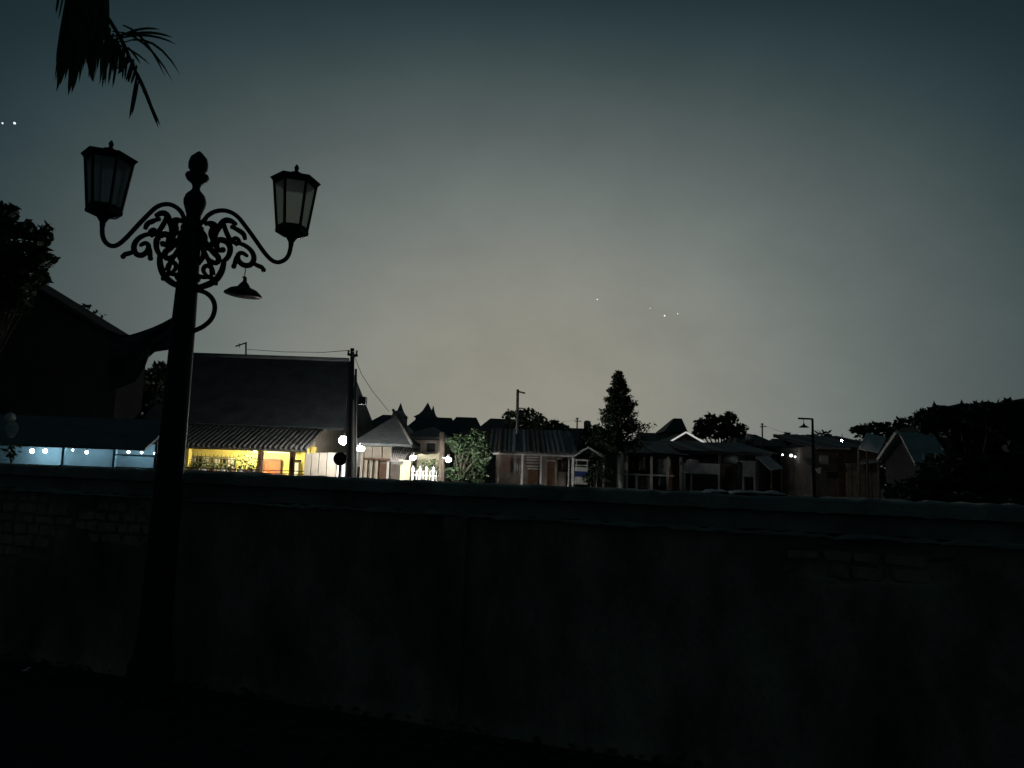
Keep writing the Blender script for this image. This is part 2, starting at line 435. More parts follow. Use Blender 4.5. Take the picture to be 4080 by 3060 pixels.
for side in (1, -1):
    MB().tube(smoothpath([AP(side, a, y) for a, y in ARM]), .0165, 10).build('arm', M['iron'], lamp, True)
    for pts, r, br in SCR:
        q = smoothpath([AP(side, (1050 - x) * 1.04, y + .1 * (1050 - x)) for x, y in pts])
        n = len(q); b = MB().tube(q, [r * s0 * (.95 + .5 * math.sin(math.pi * i / (n - 1))) for i in range(n)], 7)
        b.ball(q[-1], br * s0 * 1.2, 8)
        b.build('scroll', M['iron'], lamp, True)
    c = AP(side, 705, 785); c.z = zof(785)
    H = zof(331) - zof(715); zb = zof(715) - c.z
    lean = Vector((.012, .0, 1)).normalized()
    off = R(18)
    base_o = MB().lathe([(.018, -.03), (.020, 0), (.032, .02), (.042, .035), (.065, zb - .025), (.118, zb - .008), (.122, zb + .012), (.108, zb + .035)], c, 6, off).build('lantern_base', M['iron'], lamp)
    rb, rt_ = .108, .155
    body = thing if False else None
    fr = MB()
    for j in range(6):
        a = 2 * math.pi * j / 6 + off
        d = Vector((math.cos(a), math.sin(a), 0))
        fr.tube([c + d * rb + Vector((0, 0, zb + .02)), c + d * rt_ + Vector((0, 0, zb + H))], .011, 5)
    for (r_, z_) in ((rb, zb + .035), (rt_, zb + H - .01)):
        ring = [c + Vector((math.cos(2 * math.pi * j / 6 + off) * r_, math.sin(2 * math.pi * j / 6 + off) * r_, z_)) for j in range(7)]
        fr.tube(ring, .013, 5)
    fo = fr.build('lantern_frame', M['iron'], lamp)
    for j in range(6):
        a0 = 2 * math.pi * j / 6 + off; a1 = a0 + math.pi / 3
        q = []
        for rr, zz in ((rb, zb + .03), (rt_, zb + H)):
            q.append([c + Vector((math.cos(a) * rr * .97, math.sin(a) * rr * .97, zz)) for a in (a0, a1)])
        MB().slab([q[0][0], q[0][1], q[1][1], q[1][0]], .004).build('pane', M['glass_dim'] if side == 1 else M['glass'], fo)
    zr = zb + H
    ro = MB().lathe([(.15, zr - .03), (.165, zr - .012), (.186, zr + .012), (.14, zr + .018), (.095, zr + .030), (.070, zr + .045), (.058, zr + .062), (.034, zr + .074), (.012, zr + .079)], c, 6, off).build('lantern_roof', M['iron'], lamp)
    MB().lathe([(.012, zr + .07), (.016, zr + .085), (.013, zr + .095), (.019, zr + .112), (.008, zr + .135), (.003, zr + .14)], c, 8).build('roof_finial', M['iron'], ro)
MB().tube(smoothpath([P(*Z(x, y), LY - .02) for x, y in ((1040, 1205), (1085, 1210), (1150, 1228), (1200, 1280), (1213, 1345), (1190, 1420), (1130, 1475), (1065, 1505), (1020, 1520))]), .017, 10).build('bracket', M['iron'], lamp, True)
# pendant lamp hanging from the right scroll
ph = AP(-1, 395, 1000)
pd = P(*Z(1425, 1130), ph.y)
pend = thing('pendant_lamp', 'small dark conical pendant lamp hanging under the right scroll of the street lamp', 'pendant lamp', (pd.x, pd.y, P(*Z(1425, 1250), pd.y).z))
zt = P(*Z(1425, 1120), pd.y).z; zbm = P(*Z(1425, 1245), pd.y).z
hgt = zt - zbm; rw = 137 * .5425 * pd.y / FPX
tl = Vector((.05, 0, 1)).normalized()
MB().lathe([(rw, 0), (rw * 1.0, .006), (rw * .72, hgt * .30), (rw * .34, hgt * .46), (rw * .25, hgt * .62), (rw * .11, hgt * .80), (rw * .09, hgt)], (pd.x, pd.y, zbm), 20, 0, tl).build('shade', M['iron'], pend, True)
MB().tube([(pd.x, pd.y, zt - .01), (pd.x + .004, pd.y, ph.z)], .0035, 5).build('wire', M['cable'], pend)
MB().ball((pd.x, pd.y, zt + .005), .014, 8, (1.2, 1.2, .5)).build('cap', M['iron'], pend)

# ------------------------------------------------------------------ palm hanging into the top left
PYD = 4.4
crown = P(-420, -330, PYD); 
palm = thing('palm_tree', 'palm with drooping fronds reaching in at the top left', 'palm tree', (crown.x, PYD, 0))
b = MB(); tp = [Vector((crown.x + .06 * math.sin(i), PYD, crown.z * i / 14)) for i in range(15)]
b.tube(tp, [.13 - .004 * i + (.012 if i % 2 else 0) for i in range(15)], 10); b.build('trunk', M['bark'], palm, True)
rf = random.Random(11)
def leaflet(b, a, tip, w, sag=.06):
    a = Vector(a); tip = Vector(tip); ln = (tip - a).length
    sd_ = (tip - a).cross(Vector((0, 1, .3))).normalized()
    prev = None; k = 6
    for i in range(k + 1):
        t = i / k
        p = a.lerp(tip, t) + Vector((0, 0, sag * ln * 4 * t * (1 - t)))
        ww = w * (.35 + 1.6 * t * (1 - t) + .35 * (1 - t)) * (1 if i < k else .08)
        b.v += [p - sd_ * ww / 2, p + sd_ * ww / 2 + Vector((0, ww * .3, 0))]
        n = len(b.v)
        if i: b.f.append([n - 4, n - 3, n - 1, n - 2])
def frond(path, leaves, y, w=.021):
    r = smoothpath([crown] + [P(x, yy, y) for x, yy in path])
    n = len(r)
    fo = MB().tube(r, [.022 - .018 * i / (n - 1) for i in range(n)], 6).build('frond', M['palm'], palm, True)
    b = MB()
    for (ax_, ay_, tx, ty, wk, sg) in leaves:
        leaflet(b, P(ax_, ay_, y), P(tx, ty, y + rf.uniform(-.25, .25)), w * wk, sg)
    b.build('leaflets', M['palm'], fo)
lv = []
for tx, ty, k, sg in ((640, 118, 1, .1), (690, 150, 1.1, .1), (705, 178, 1.0, .12), (620, 135, 1, .05), (720, 300, .9, .22), (690, 328, .8, .2), (600, 260, .7, .1), (660, 310, .8, .15), (560, 255, .7, .05), (540, 300, .6, .05)):
    lv.append((rf.uniform(440, 510), rf.uniform(95, 190), tx, ty, k, sg))
for i in range(38):
    t = i / 37; ax_ = 400 + 140 * t + rf.uniform(-10, 10); ay_ = 70 + 190 * t
    lv.append((ax_, ay_, 380 + 130 * t + rf.uniform(-25, 25), 330 + rf.uniform(-70, 25), rf.uniform(.7, 1.1), 0))
lv += [(545, 300, 515, 475, .9, -.04), (552, 320, 525, 460, .6, -.04), (545, 290, 632, 512, 1.2, .03), (560, 330, 600, 420, .8, .02), (520, 250, 580, 380, 1., .02), (570, 360, 640, 505, .8, .02)]
frond([(250, -330), (400, 30), (470, 130), (540, 280), (585, 390), (610, 450)], lv, PYD - .1)
lv = []
for i in range(48):
    t = i / 45; ax_ = 265 + 140 * t + rf.uniform(-8, 8); ay_ = rf.uniform(-90, 120)
    tx = 235 + 150 * t + rf.uniform(-30, 20); lv.append((ax_, ay_, tx, rf.uniform(230, 345) - 30 * abs(t - .2), rf.uniform(.8, 1.3), 0))
lv += [(275, 120, 225, 365, 1.6, .04), (300, 150, 272, 380, 1.7, .0), (330, 140, 285, 372, 1.6, .0), (290, 100, 240, 340, 1.5, .04), (345, 200, 368, 325, 1.4, 0), (360, 150, 372, 330, 1.2, 0), (240, -60, 222, 55, .8, 0), (260, -60, 232, 80, .6, 0)]
for i in range(30): lv.append((rf.uniform(265, 425), rf.uniform(-120, -20), rf.uniform(262, 425), rf.uniform(90, 230), 1.9, 0))
frond([(120, -340), (260, -180), (330, -20), (345, 120), (340, 180)], lv, PYD + .1, .022)
for i in range(9):
    a = R(40 * i + 15); q = [crown + Vector((math.cos(a) * r_, math.sin(a) * r_, .5 * r_ - .45 * r_ * r_)) for r_ in (0, .3, .7, 1.1, 1.5, 1.8)]
    if math.cos(a) > -.3: continue
    r = smoothpath(q); fo = MB().tube(r, .014, 5).build('frond', M['palm'], palm, True)
    b = MB()
    for k in range(3, len(r) - 1):
        for sd in (1, -1):
            d = Vector((-math.sin(a), math.cos(a), 0)) * sd * .3 + Vector((math.cos(a), math.sin(a), 0)) * .15
            leaflet(b, r[k], r[k] + d + Vector((0, 0, -.28)), .03, .05)
    b.build('leaflets', M['palm'], fo)

# ------------------------------------------------------------------ trees
def tree(name, label, blobs, Y, base_px, n, s, leaf='leafdark', group=None, trunk='bark', tr=.12, seed=0, spread=.6, asp=.5, fill=.35):
    rn = random.Random(seed)
    bx = P(base_px, 1850, Y).x
    t = thing(name, label, 'tree', (bx, Y, 0), group)
    cs = []
    for (x, y, rx, ry) in blobs:
        yy = Y + rn.uniform(-spread, spread); c = P(x, y, yy); k = Y / FPX
        cs.append((c, Vector((rx * k, (rx + ry) / 2 * k, ry * k))))
    b = MB(); mz = sum(c.z for c, _ in cs) / len(cs); mx_ = sum(c.x for c, _ in cs) / len(cs)
    fork = Vector((bx * .5 + mx_ * .5, Y, max(.6, mz * .55)))
    b.tube(smoothpath([(bx, Y, 0), (bx * .8 + mx_ * .2 + .1, Y, fork.z * .5), fork]), [tr * (1 - .05 * i) for i in range(10)][:9] if False else tr, 8)
    for c, r in cs:
        b.tube(smoothpath([fork, fork.lerp(c, .5) + Vector((0, 0, .1)), c]), tr * .35, 5)
    b.build('trunk', M[trunk], t, True)
    b = MB(); tot = sum(r.x * r.z for _, r in cs)
    for c, r in cs: b.cloud(c, r, max(12, int(n * r.x * r.z / tot)), s, rn, fill, asp)
    b.build('crown', M[leaf], t)
    return t
tree('mango_tree', 'dark broad-leaved tree at the left edge above the gable roof', [(-60, 900, 120, 90), (20, 850, 50, 45), (100, 920, 55, 35), (160, 945, 50, 35), (185, 905, 18, 22), (60, 1010, 130, 55), (150, 1040, 50, 50), (170, 1110, 30, 22), (-80, 1080, 160, 140), (60, 1120, 90, 60), (-20, 1220, 110, 90), (60, 1190, 60, 50)], 18, -150, 2600, .17, seed=3, tr=.04, trunk='bark')
tree('roof_shrub', 'small leafy shrub poking over the left gable roof', [(330, 1235, 45, 25), (385, 1260, 28, 25), (300, 1290, 60, 50)], 33.2, 330, 170, .12, seed=4, tr=.06)

# ------------------------------------------------------------------ left gable house and blue veranda
def roofslab(b, p, th=.1): return b.slab(p, th)
HY = 30.0
hl = thing('gable_house', 'dark gabled house at the left above a blue-lit veranda wall', 'house', (P(100, 1800, HY).x, HY, 0))
ap = P(-120, 975, HY); er_ = P(492, 1352, HY); el = Vector((2 * ap.x - er_.x, HY, er_.z))
D = 2.5
b = MB().slab([ap, el, el + Vector((0, D, 0)), ap + Vector((0, D, 0))], -.14)
b.slab([er_, ap, ap + Vector((0, D, 0)), er_ + Vector((0, D, 0))], -.14)
b.build('roof', M['roofblack'], hl)
MB().add([Vector((el.x + .4, HY + .3, 0)), Vector((er_.x - .25, HY + .3, 0)), Vector((er_.x - .25, HY + .3, er_.z)), Vector((ap.x, HY + .3, ap.z - .2)), Vector((el.x + .4, HY + .3, er_.z)),
          Vector((el.x + .4, HY + D, 0)), Vector((er_.x - .25, HY + D, 0)), Vector((er_.x - .25, HY + D, er_.z)), Vector((ap.x, HY + D, ap.z - .2)), Vector((el.x + .4, HY + D, er_.z))],
         [(0, 1, 2, 3, 4), (9, 8, 7, 6, 5), (0, 5, 6, 1), (1, 6, 7, 2), (2, 7, 8, 3), (3, 8, 9, 4), (4, 9, 5, 0)]).build('wall', M['roofblack'], hl)
# blue veranda
BY = 23.0
bv = thing('blue_veranda', 'pale blue veranda wall with a row of small bulbs under a dark lean-to roof', 'veranda', (P(300, 1850, BY).x, BY, 0))
MB().pbox(-300, 1755, 628, 1850, BY, .15, True).build('wall', M['blue'], bv)
ltop, lbot = BY + 1.0, BY - .9
pa, pb = P(-320, 1690, BY), P(640, 1720, BY)
zt_, zb_ = P(150, 1650, BY).z, P(300, 1778, lbot).z
b = MB().slab([(pa.x, lbot, zb_), (pb.x, lbot, zb_), (pb.x, ltop, zt_), (pa.x, ltop, zt_)], .07)
b.build('roof', M['roofslate'], bv)
for x in (-80, 250, 455, 620):
    MB().pbox(x - 5, 1770, x + 5, 1850, lbot + .15, .1, True).build('post', M['blue'] if x < 600 else M['darkwall'], bv)
MB().pbox(455, 1812, 625, 1818, lbot + .1, .05).build('rail', M['blue'], bv)
MB().pbox(460, 1862, 625, 1866, lbot + .1, .05).build('rail', M['darkwall'], bv)
for x, y, r, nm in ((128, 1797, 13, 'large round bulb nearest the dark plant under the blue veranda'), (180, 1797, 12, 'large round bulb second from the plant under the blue veranda'),
                    (290, 1793, 5, 'faint tiny bulb alone in the middle of the blue veranda wall'), (345, 1802, 9, 'medium bulb right of the faint one on the blue veranda'),
                    (512, 1802, 8, 'medium bulb left of the last three by the veranda post'), (565, 1803, 6, 'small bulb between two others near the veranda end'), (618, 1806, 7, 'small bulb beside the lamp post at the veranda end')):
    r *= .62; c = P(x, y, lbot + .3); k = lbot / FPX
    t = thing('veranda_bulb', nm, 'bulb', c - Vector((0, 0, r * k)), 'bulbs under the blue veranda')
    MB().ball(c, r * k, 12).build('globe', M['bulb_small'], t, True)
    MB().tube([c + Vector((0, 0, r * k * .8)), c + Vector((0, .05, .35))], .012, 6).build('cord', M['cable'], t)
t = thing('potted_plant', 'dark spiky plant in front of the blue wall at the left edge', 'plant', (P(40, 1850, 21.5).x, 21.5, 0))
b = MB(); rn = random.Random(9); c0 = P(42, 1860, 21.5)
b.tube([(c0.x, 21.5, .4), (c0.x + .02, 21.5, c0.z), P(42, 1800, 21.5)], .03, 6); b.build('stem', M['bark'], t)
b = MB()
for _ in range(60): 
    c = P(42 + rn.gauss(0, 16), 1800 + rn.gauss(0, 18), 21.5); b.leaf(c, rn.uniform(.05, .14), rn, .4)
b.build('foliage', M['leafdark'], t)
MB().lathe([(.14, 0), (.2, .4), (.21, .42), (.17, .42)], (c0.x, 21.5, 0), 14).build('pot', M['brick'], t)
t = thing('pale_lantern', 'pale hanging paper lantern above the blue veranda at the left edge', 'lantern', P(40, 1745, 21.8))
MB().lathe([(.02, 0), (.1, .03), (.17, .2), (.19, .32), (.12, .46), (.03, .5)], P(42, 1745, 21.8), 14).build('lower_shade', M['greywhite'], t, True)
MB().lathe([(.03, 0), (.13, .05), (.16, .16), (.12, .28), (.03, .32)], P(38, 1686, 21.8), 14).build('upper_shade', M['greywhite'], t, True)
MB().tube([P(38, 1650, 21.8), P(38, 1690, 21.8)], .01, 5).build('cord', M['cable'], t)

# tarpaulin sagging towards the lamp post
TY = 19.0
top = [(430, 1318), (480, 1338), (520, 1338), (560, 1326), (610, 1308), (650, 1290), (700, 1262), (760, 1240)]
bot = [(430, 1560), (480, 1545), (540, 1520), (575, 1470), (592, 1425), (615, 1400), (665, 1392), (760, 1380)]
b = MB(); rows = 8
for i in range(len(top)):
    for j in range(rows + 1):
        f = j / rows; x = top[i][0] * (1 - f) + bot[i][0] * f; y = top[i][1] * (1 - f) + bot[i][1] * f
        b.v.append(P(x, y, TY + .5 * math.sin(i * 1.7) * f + .25 * math.sin(j * 1.3 + i) - 1.2 * f))
for i in range(len(top) - 1):
    for j in range(rows):
        k = i * (rows + 1) + j; b.f.append([k, k + 1, k + rows + 2, k + rows + 1])
to = thing('tarpaulin', 'dark tarpaulin sagging behind the street lamp post', 'tarpaulin', (P(600, 1850, TY).x, TY, 0))
so = b.build('sheet', M['tarpdark'], to, True)
mo = so.modifiers.new('thick', 'SOLIDIFY'); mo.thickness = .02
for x, y in ((760, 1240),):
    p = P(x, y, TY + .1); MB().tube([(p.x, p.y, 0), p], .05, 8).build('pole', M['bark'], to)
MB().tube([P(x, y, TY) for x, y in top], .03, 6).build('rope', M['cable'], to)

tree('dark_tree', 'dark leafy tree between the left gable house and the yellow house', [(560, 1560, 60, 60), (610, 1590, 60, 70), (560, 1660, 90, 70), (640, 1620, 50, 60), (500, 1500, 50, 60), (600, 1720, 80, 40), (660, 1540, 40, 60), (640, 1500, 30, 30), (645, 1478, 35, 35), (605, 1508, 40, 40)], 33.5, 580, 3200, .17, seed=17)
# ------------------------------------------------------------------ yellow house
yh = thing('yellow_house', 'yellow house with large dark roof and ribbed veranda roof behind the street lamp', 'house', (P(1000, 1850, 32).x, 32, 0))
rA, rB = P(765, 1411, 36), P(1390, 1441, 36); zr = (rA.z + rB.z) / 2
eB = P(1327, 1697, 32); ze = eB.z; xr = rB.x; xl = rA.x
zv = P(1050, 1786, 29.4).z
def sl(b, x0, x1, ya, za, yb, zb2, th):    # sloped roof plane, ya/za lower edge
    return b.slab([(x0, ya, za), (x1, ya, za), (x1, yb, zb2), (x0, yb, zb2)], th)
xq = P(1372, 1690, 31.7).x
MB_ = MB().slab([(xl, 31.7, ze - .1), (xq, 31.7, ze - .1), (xr, 36, zr), (xl, 36, zr)], .12); MB_.slab([(xq, 40.2, ze - .1), (xl, 40.2, ze - .1), (xl, 36, zr), (xr, 36, zr)], .12)
ro = MB_.build('roof', M['roofbig'], yh)
MB().tube([(xl, 36, zr + .02), (xr, 36, zr + .02)], .12, 8).build('ridge_cap', M['roofslate'], ro, True)
vr = sl(MB(), xl - .1, xr, 29.4, zv, 32.0, ze - .15, .08).build('veranda_roof', M['rooftile'], yh)
nr = 38
me0 = None
for i in range(nr + 1):
    x = xl + (xr - xl) * i / nr
    if me0 is None:
        o = MB().tube([(xl, 29.36, zv + .02), (xl, 30.2, zv + .02 + (ze - .15 - zv) * .84 / 2.6), (xl, 31.1, zv + .02 + (ze - .15 - zv) * 1.74 / 2.6), (xl, 32.0, ze - .13)], .07, 7).build('roof_rib', M['rooftile'], vr, True)
        me0 = o
    else:
        o = me0.copy(); col.objects.link(o); o.parent = vr; o.location.x = x - xl
MB().box(xl, xr, 29.5, 29.6, zv - .12, zv - .05).build('eave_beam', M['olive'], yh)
wz = ze - .2
MB().box(xl + .3, xr - .5, 31.75, 32.0, 0, wz).build('wall', M['yellow'], yh)
for x in (xl + .3, xr - .55):
    MB().add([(x, 32, 0), (x, 40, 0), (x, 40, ze - .2), (x, 36, zr - .2), (x, 32, ze - .2), (x + .2, 32, 0), (x + .2, 40, 0), (x + .2, 40, ze - .2), (x + .2, 36, zr - .2), (x + .2, 32, ze - .2)],
             [(0, 1, 2, 3, 4), (9, 8, 7, 6, 5), (0, 5, 6, 1), (1, 6, 7, 2), (2, 7, 8, 3), (3, 8, 9, 4), (4, 9, 5, 0)]).build('gable_wall', M['beige'], yh)
FY = 31.6
dr = MB().pbox(1052, 1836, 1112, 1900, FY - .02, .1, True).build('door', M['orange'], yh)
q = MB().pbox(1046, 1828, 1118, 1836, FY - .06, .1).pbox(1044, 1836, 1052, 1900, FY - .06, .1, True).pbox(1112, 1836, 1118, 1900, FY - .06, .1, True); q.build('frame', M['brown'], dr)
MB().ball(P(1104, 1888, FY - .08), .04, 8).build('handle', M['metalpole'], dr)
for x0, x1, y0, y1 in ((752, 835, 1816, 1866), (845, 938, 1820, 1872), (1165, 1192, 1840, 1900)):
    w = MB().pbox(x0, y0, x1, y1, FY, .1).build('window', M['olive'], yh)
    nx = max(1, int((x1 - x0) / 26))
    for i in range(nx):
        a = x0 + 4 + (x1 - x0 - 4) * i / nx; c = x0 + (x1 - x0 - 4) * (i + 1) / nx
        MB().pbox(a, y0 + 4, c, y1 - 4, FY - .025, .02).build('pane', M['cream'] if i % 2 == 0 else M['darkglass'], w)
    MB().pbox(x0 - 5, y1, x1 + 5, y1 + 5, FY - .1, .2).build('sill', M['cream'], w)
for x in (742, 1032, 1160, 1245):
    MB().pbox(x - 7, 1780, x + 7, 1900, 29.7, .3, True).build('column', M['brown'] if x in (1160, 1032) else M['yellow'], yh)
MB().pbox(1160, 1832, 1195, 1840, 29.75, .2).build('bracket', M['brown'], yh)
MB().pbox(1060, 1795, 1180, 1806, FY - .08, .1).build('cornice', M['cream'], yh)
rl = MB(); 
for y in (1868, 1880): rl.tube([P(700, y - 6, 29.3), P(1210, y + 10, 29.3)], .02, 5)
rl.build('railing', M['iron'], yh)
for i in range(12):      # lattice screen in front of the window band
    x = 756 + 16 * i
    MB().tube([P(x, 1806 + .05 * (x - 756), 30.9), P(x + 3, 1886, 30.9)], .022, 5).build('lattice_bar', M['olive'], yh)
for y in (1822, 1842, 1860):
    MB().tube([P(750, y, 30.86), P(940, y + 8, 30.86)], .022, 5).build('lattice_bar', M['olive'], yh)
pl = thing('porch_lamp', 'small bright porch light under the eave of the yellow house', 'lamp', P(1015, 1786, 29.9))
MB().pbox(1003, 1778, 1028, 1786, 29.9, .08).build('tube', M['bulb_porch'], pl)
MB().pbox(1000, 1773, 1031, 1778, 29.88, .12).build('holder', M['white'], pl)
# potted plants along the veranda
rn = random.Random(21)
for i, x in enumerate((775, 812, 850, 890, 925, 960, 990, 1018)):
    yb = 1868 + (x - 775) * .03; c = P(x, yb, 29.9)
    t = thing('veranda_plant', ['low bushy pot plant at the far left of the yellow veranda', 'pale-leaved pot plant second from the left on the yellow veranda', 'round dark pot plant third from left on the yellow veranda', 'pot plant under the middle of the yellow house window band', 'pot plant fifth along the yellow veranda', 'tall plant left of the hanging greenery on the yellow veranda', 'tall leafy plant beside the orange-brown door', 'climbing plant at the column left of the orange-brown door'][i], 'plant', (c.x, 29.9, 0), 'pot plants on the yellow veranda')
    MB().lathe([(.11, .5), (.17, c.z + .02), (.18, c.z + .05), (.13, c.z + .05)], (c.x, 29.9, 0), 10).build('pot', M['white'] if i % 2 else M['brick'], t)
    MB().box(c.x - .16, c.x + .16, 29.75, 30.05, 0, .52).build('stand', M['cream'], t)
    b = MB(); hh = (.22, .25, .2, .2, .25, .45, .55, .6)[i]
    for _ in range(90 if hh > .3 else 45):
        b.leaf((c.x + rn.gauss(0, .14), 29.9 + rn.gauss(0, .1), c.z + .05 + abs(rn.gauss(0, .5)) * hh * 1.4), rn.uniform(.04, .09), rn)
    b.build('foliage', M['leaflit'] if i % 3 else M['leafmid'], t)
# TV antenna
an = thing('tv_antenna', 'thin television antenna on the ridge of the yellow house', 'antenna', P(980, 1425, 36))
MB().tube([P(980, 1428, 36), P(980, 1365, 36)], .045, 6).build('mast', M['iron'], an)
MB().tube([P(983, 1365, 36), P(938, 1380, 36)], .035, 6).build('boom', M['iron'], an)
MB().tube([P(952, 1368, 36), P(955, 1384, 36)], .02, 5).build('element', M['iron'], an)

# ------------------------------------------------------------------ utility poles, street lights
def pole(name, label, x, ytop, ybot, Y, r0, r1, m, group=None, lean=0):
    a = P(x, ybot, Y); t = thing(name, label, 'pole', (a.x, Y, 0), group)
    c = P(x + lean, ytop, Y)
    MB().tube([(a.x, Y, 0), (a.x * .5 + c.x * .5, Y, c.z * .5), c], [r0, (r0 + r1) / 2, r1], 10).build('shaft', M[m], t, True)
    return t
PYY = 25.6
up1 = pole('utility_pole', 'thick dark utility pole beside the brightest street light', 1404, 1388, 1900, PYY, .15, .07, 'roofdark', 'utility poles by the street lights')
q = MB().tube([P(1385, 1412, PYY - .1), P(1425, 1418, PYY - .1)], .05, 6); q.build('crossarm', M['bark'], up1)
for x in (1388, 1404, 1421):
    MB().lathe([(.03, 0), (.05, .04), (.03, .08), (.045, .12), (.02, .15)], P(x, 1412, PYY - .1), 8).build('insulator', M['greywhite'], up1)
MB().pbox(1428, 1580, 1456, 1610, PYY - .1, .3).build('junction_box', M['roofdark'], up1)
up2 = pole('utility_pole', 'thinner leaning pole just left of the thick utility pole', 1388, 1440, 1900, PYY + .6, .09, .06, 'metalpole', 'utility poles by the street lights', 6)
up3 = pole('utility_pole', 'slim pole right of the thick utility pole carrying a slanted light', 1424, 1470, 1900, PYY + .3, .06, .04, 'metalpole', 'utility poles by the street lights', -6)
def globe_light(label, x, y, r, Y, px_from, strengthmat='bulb_street', sc=(1, 1, 1)):
    c = P(x, y, Y); k = Y / FPX
    t = thing('street_light', label, 'street light', c - Vector((0, 0, r * k)), 'white street lights')
    MB().ball(c, r * k, 14, sc).build('globe', M[strengthmat], t, True)
    MB().tube([P(px_from, y - r * .9, Y + .15), c + Vector((0, 0, r * k * 1.1))], .03, 6).build('arm', M['metalpole'], t)
    MB().lathe([(r * k * .7, 0), (r * k * .5, .06), (.05, .12)], c + Vector((0, 0, r * k * sc[2] * .9)), 12).build('cap', M['metalpole'], t)
    return t
globe_light('brightest round street light left of the thick utility pole', 1368, 1755, 17, 27.6, 1400, 'bulb_bright')
globe_light('slanted street light right of the thick utility pole', 1437, 1788, 13, 27.4, 1424, sc=(1.2, .8, .8))
globe_light('white street light over the cream gate pillar', 1645, 1823, 11, 27.0, 1640, sc=(1.2, .9, .8))
globe_light('white street light at the edge of the green bush', 1787, 1832, 10, 26.2, 1762, 'bulb_flood', sc=(1.1, .9, .9))
# cables
cb = thing('overhead_cable', 'thin cable running from the utility pole along the yellow house ridge', 'cable', P(1402, 1395, PYY))
MB().tube([P(1402, 1395, PYY), P(1290, 1404, 29), P(1130, 1402, 32), P(985, 1392, 36)], .012, 5).build('wire', M['cable'], cb)
cb = thing('overhead_cable', 'thin cable dropping from the utility pole towards the hip roof', 'cable', P(1408, 1410, PYY))
MB().tube([P(1408, 1410, PYY), P(1440, 1490, 28), P(1485, 1560, 31), P(1550, 1640, 37.8)], .012, 5).build('wire', M['cable'], cb)
# round sign seen from behind
sg = thing('road_sign', 'dark round road sign on a post in front of the pale gate', 'sign', (P(1356, 1850, 24).x, 24, 0))
c = P(1355, 1828, 24); k = 24 / FPX
MB().lathe([(26 * k, -.012), (27 * k, 0), (26 * k, .012)], c, 18, 0, Vector((0, 1, 0))).build('plate', M['iron'], sg)
p = P(1356, 1840, 24); MB().tube([(p.x, 24.03, 0), (p.x, 24.03, c.z + 20 * k)], .045, 8).build('post', M['iron'], sg)

# ------------------------------------------------------------------ gate right of the yellow house
gt = thing('pale_gate', 'pale grey panelled gate wall between the yellow house and the utility pole', 'gate', (P(1280, 1850, 29).x, 29, 0))
MB().pbox(1212, 1812, 1345, 1905, 29.1, .12, True).build('backing', M['beige'], gt)
for x0, x1 in ((1214, 1238), (1241, 1268), (1271, 1300), (1303, 1340)):
    MB().pbox(x0, 1804, x1, 1905, 29.0, .09, True).build('panel', M['beige'], gt)
for x in (1352, 1374):
    MB().pbox(x - 9, 1808, x + 8, 1905, 28.9, .3, True).build('pillar', M['white'], gt)

# ------------------------------------------------------------------ hip-roofed house
def hip(b, x0, x1, y0, y1, ze_, zr_, ins, over=0):
    ym = (y0 + y1) / 2
    e = [Vector((x0, y0, ze_)), Vector((x1, y0, ze_)), Vector((x1, y1, ze_)), Vector((x0, y1, ze_))]
    r0, r1 = Vector((x0 + ins, ym, zr_)), Vector((x1 - ins, ym, zr_))
    d = Vector((0, 0, .12))
    return b.add(e + [r0, r1] + [p - d for p in e], [(0, 1, 5, 4), (1, 2, 5), (2, 3, 4, 5), (3, 0, 4), (6, 7, 1, 0), (7, 8, 2, 1), (8, 9, 3, 2), (9, 6, 0, 3), (9, 8, 7, 6)])
hh = thing('hip_house', 'house with dark hipped roof and lit beige walls right of the utility pole', 'house', (P(1520, 1850, 33).x, 33, 0))
xe0, xe1 = P(1400, 1770, 31).x, P(1640, 1772, 31).x
zeh = P(1540, 1768, 31).z; zrh = P(1520, 1634, 35).z
hip(MB(), xe0, xe1, 31, 39, zeh, zrh, P(1566, 1640, 35).x and (xe1 - P(1566, 1640, 35).x)).build('roof', M['roofslate'], hh)
MB().tube([(xe1, 31, zeh + .03), (P(1566, 1640, 35).x, 35, zrh + .03)], .07, 6).build('hip_ridge', M['rooftile'], hh, True)
MB().box(xe0 + .4, xe1 - .3, 31.7, 38, 0, zeh - .02).build('wall', M['beige'], hh)
for x0, x1 in ((1462, 1482), (1486, 1522), (1526, 1560)):
    MB().pbox(x0, 1776, x1, 1824, 31.6, .1).build('panel', M['beige'], hh)
MB().pbox(1450, 1826, 1562, 1834, 31.2, .5).build('beam', M['brown'], hh)
for x in (1416, 1440, 1458, 1478, 1500, 1545):
    MB().pbox(x - 5, 1834 if x > 1450 else 1800, x + 5, 1910, 31.3, .2, True).build('column', M['white'] if x in (1416, 1545) else M['beige'], hh)
MB().pbox(1512, 1846, 1540, 1910, 31.55, .15, True).build('door', M['brown'], hh)
MB().pbox(1556, 1846, 1592, 1912, 31.0, .6, True).build('side_door', M['darkwall'], hh)
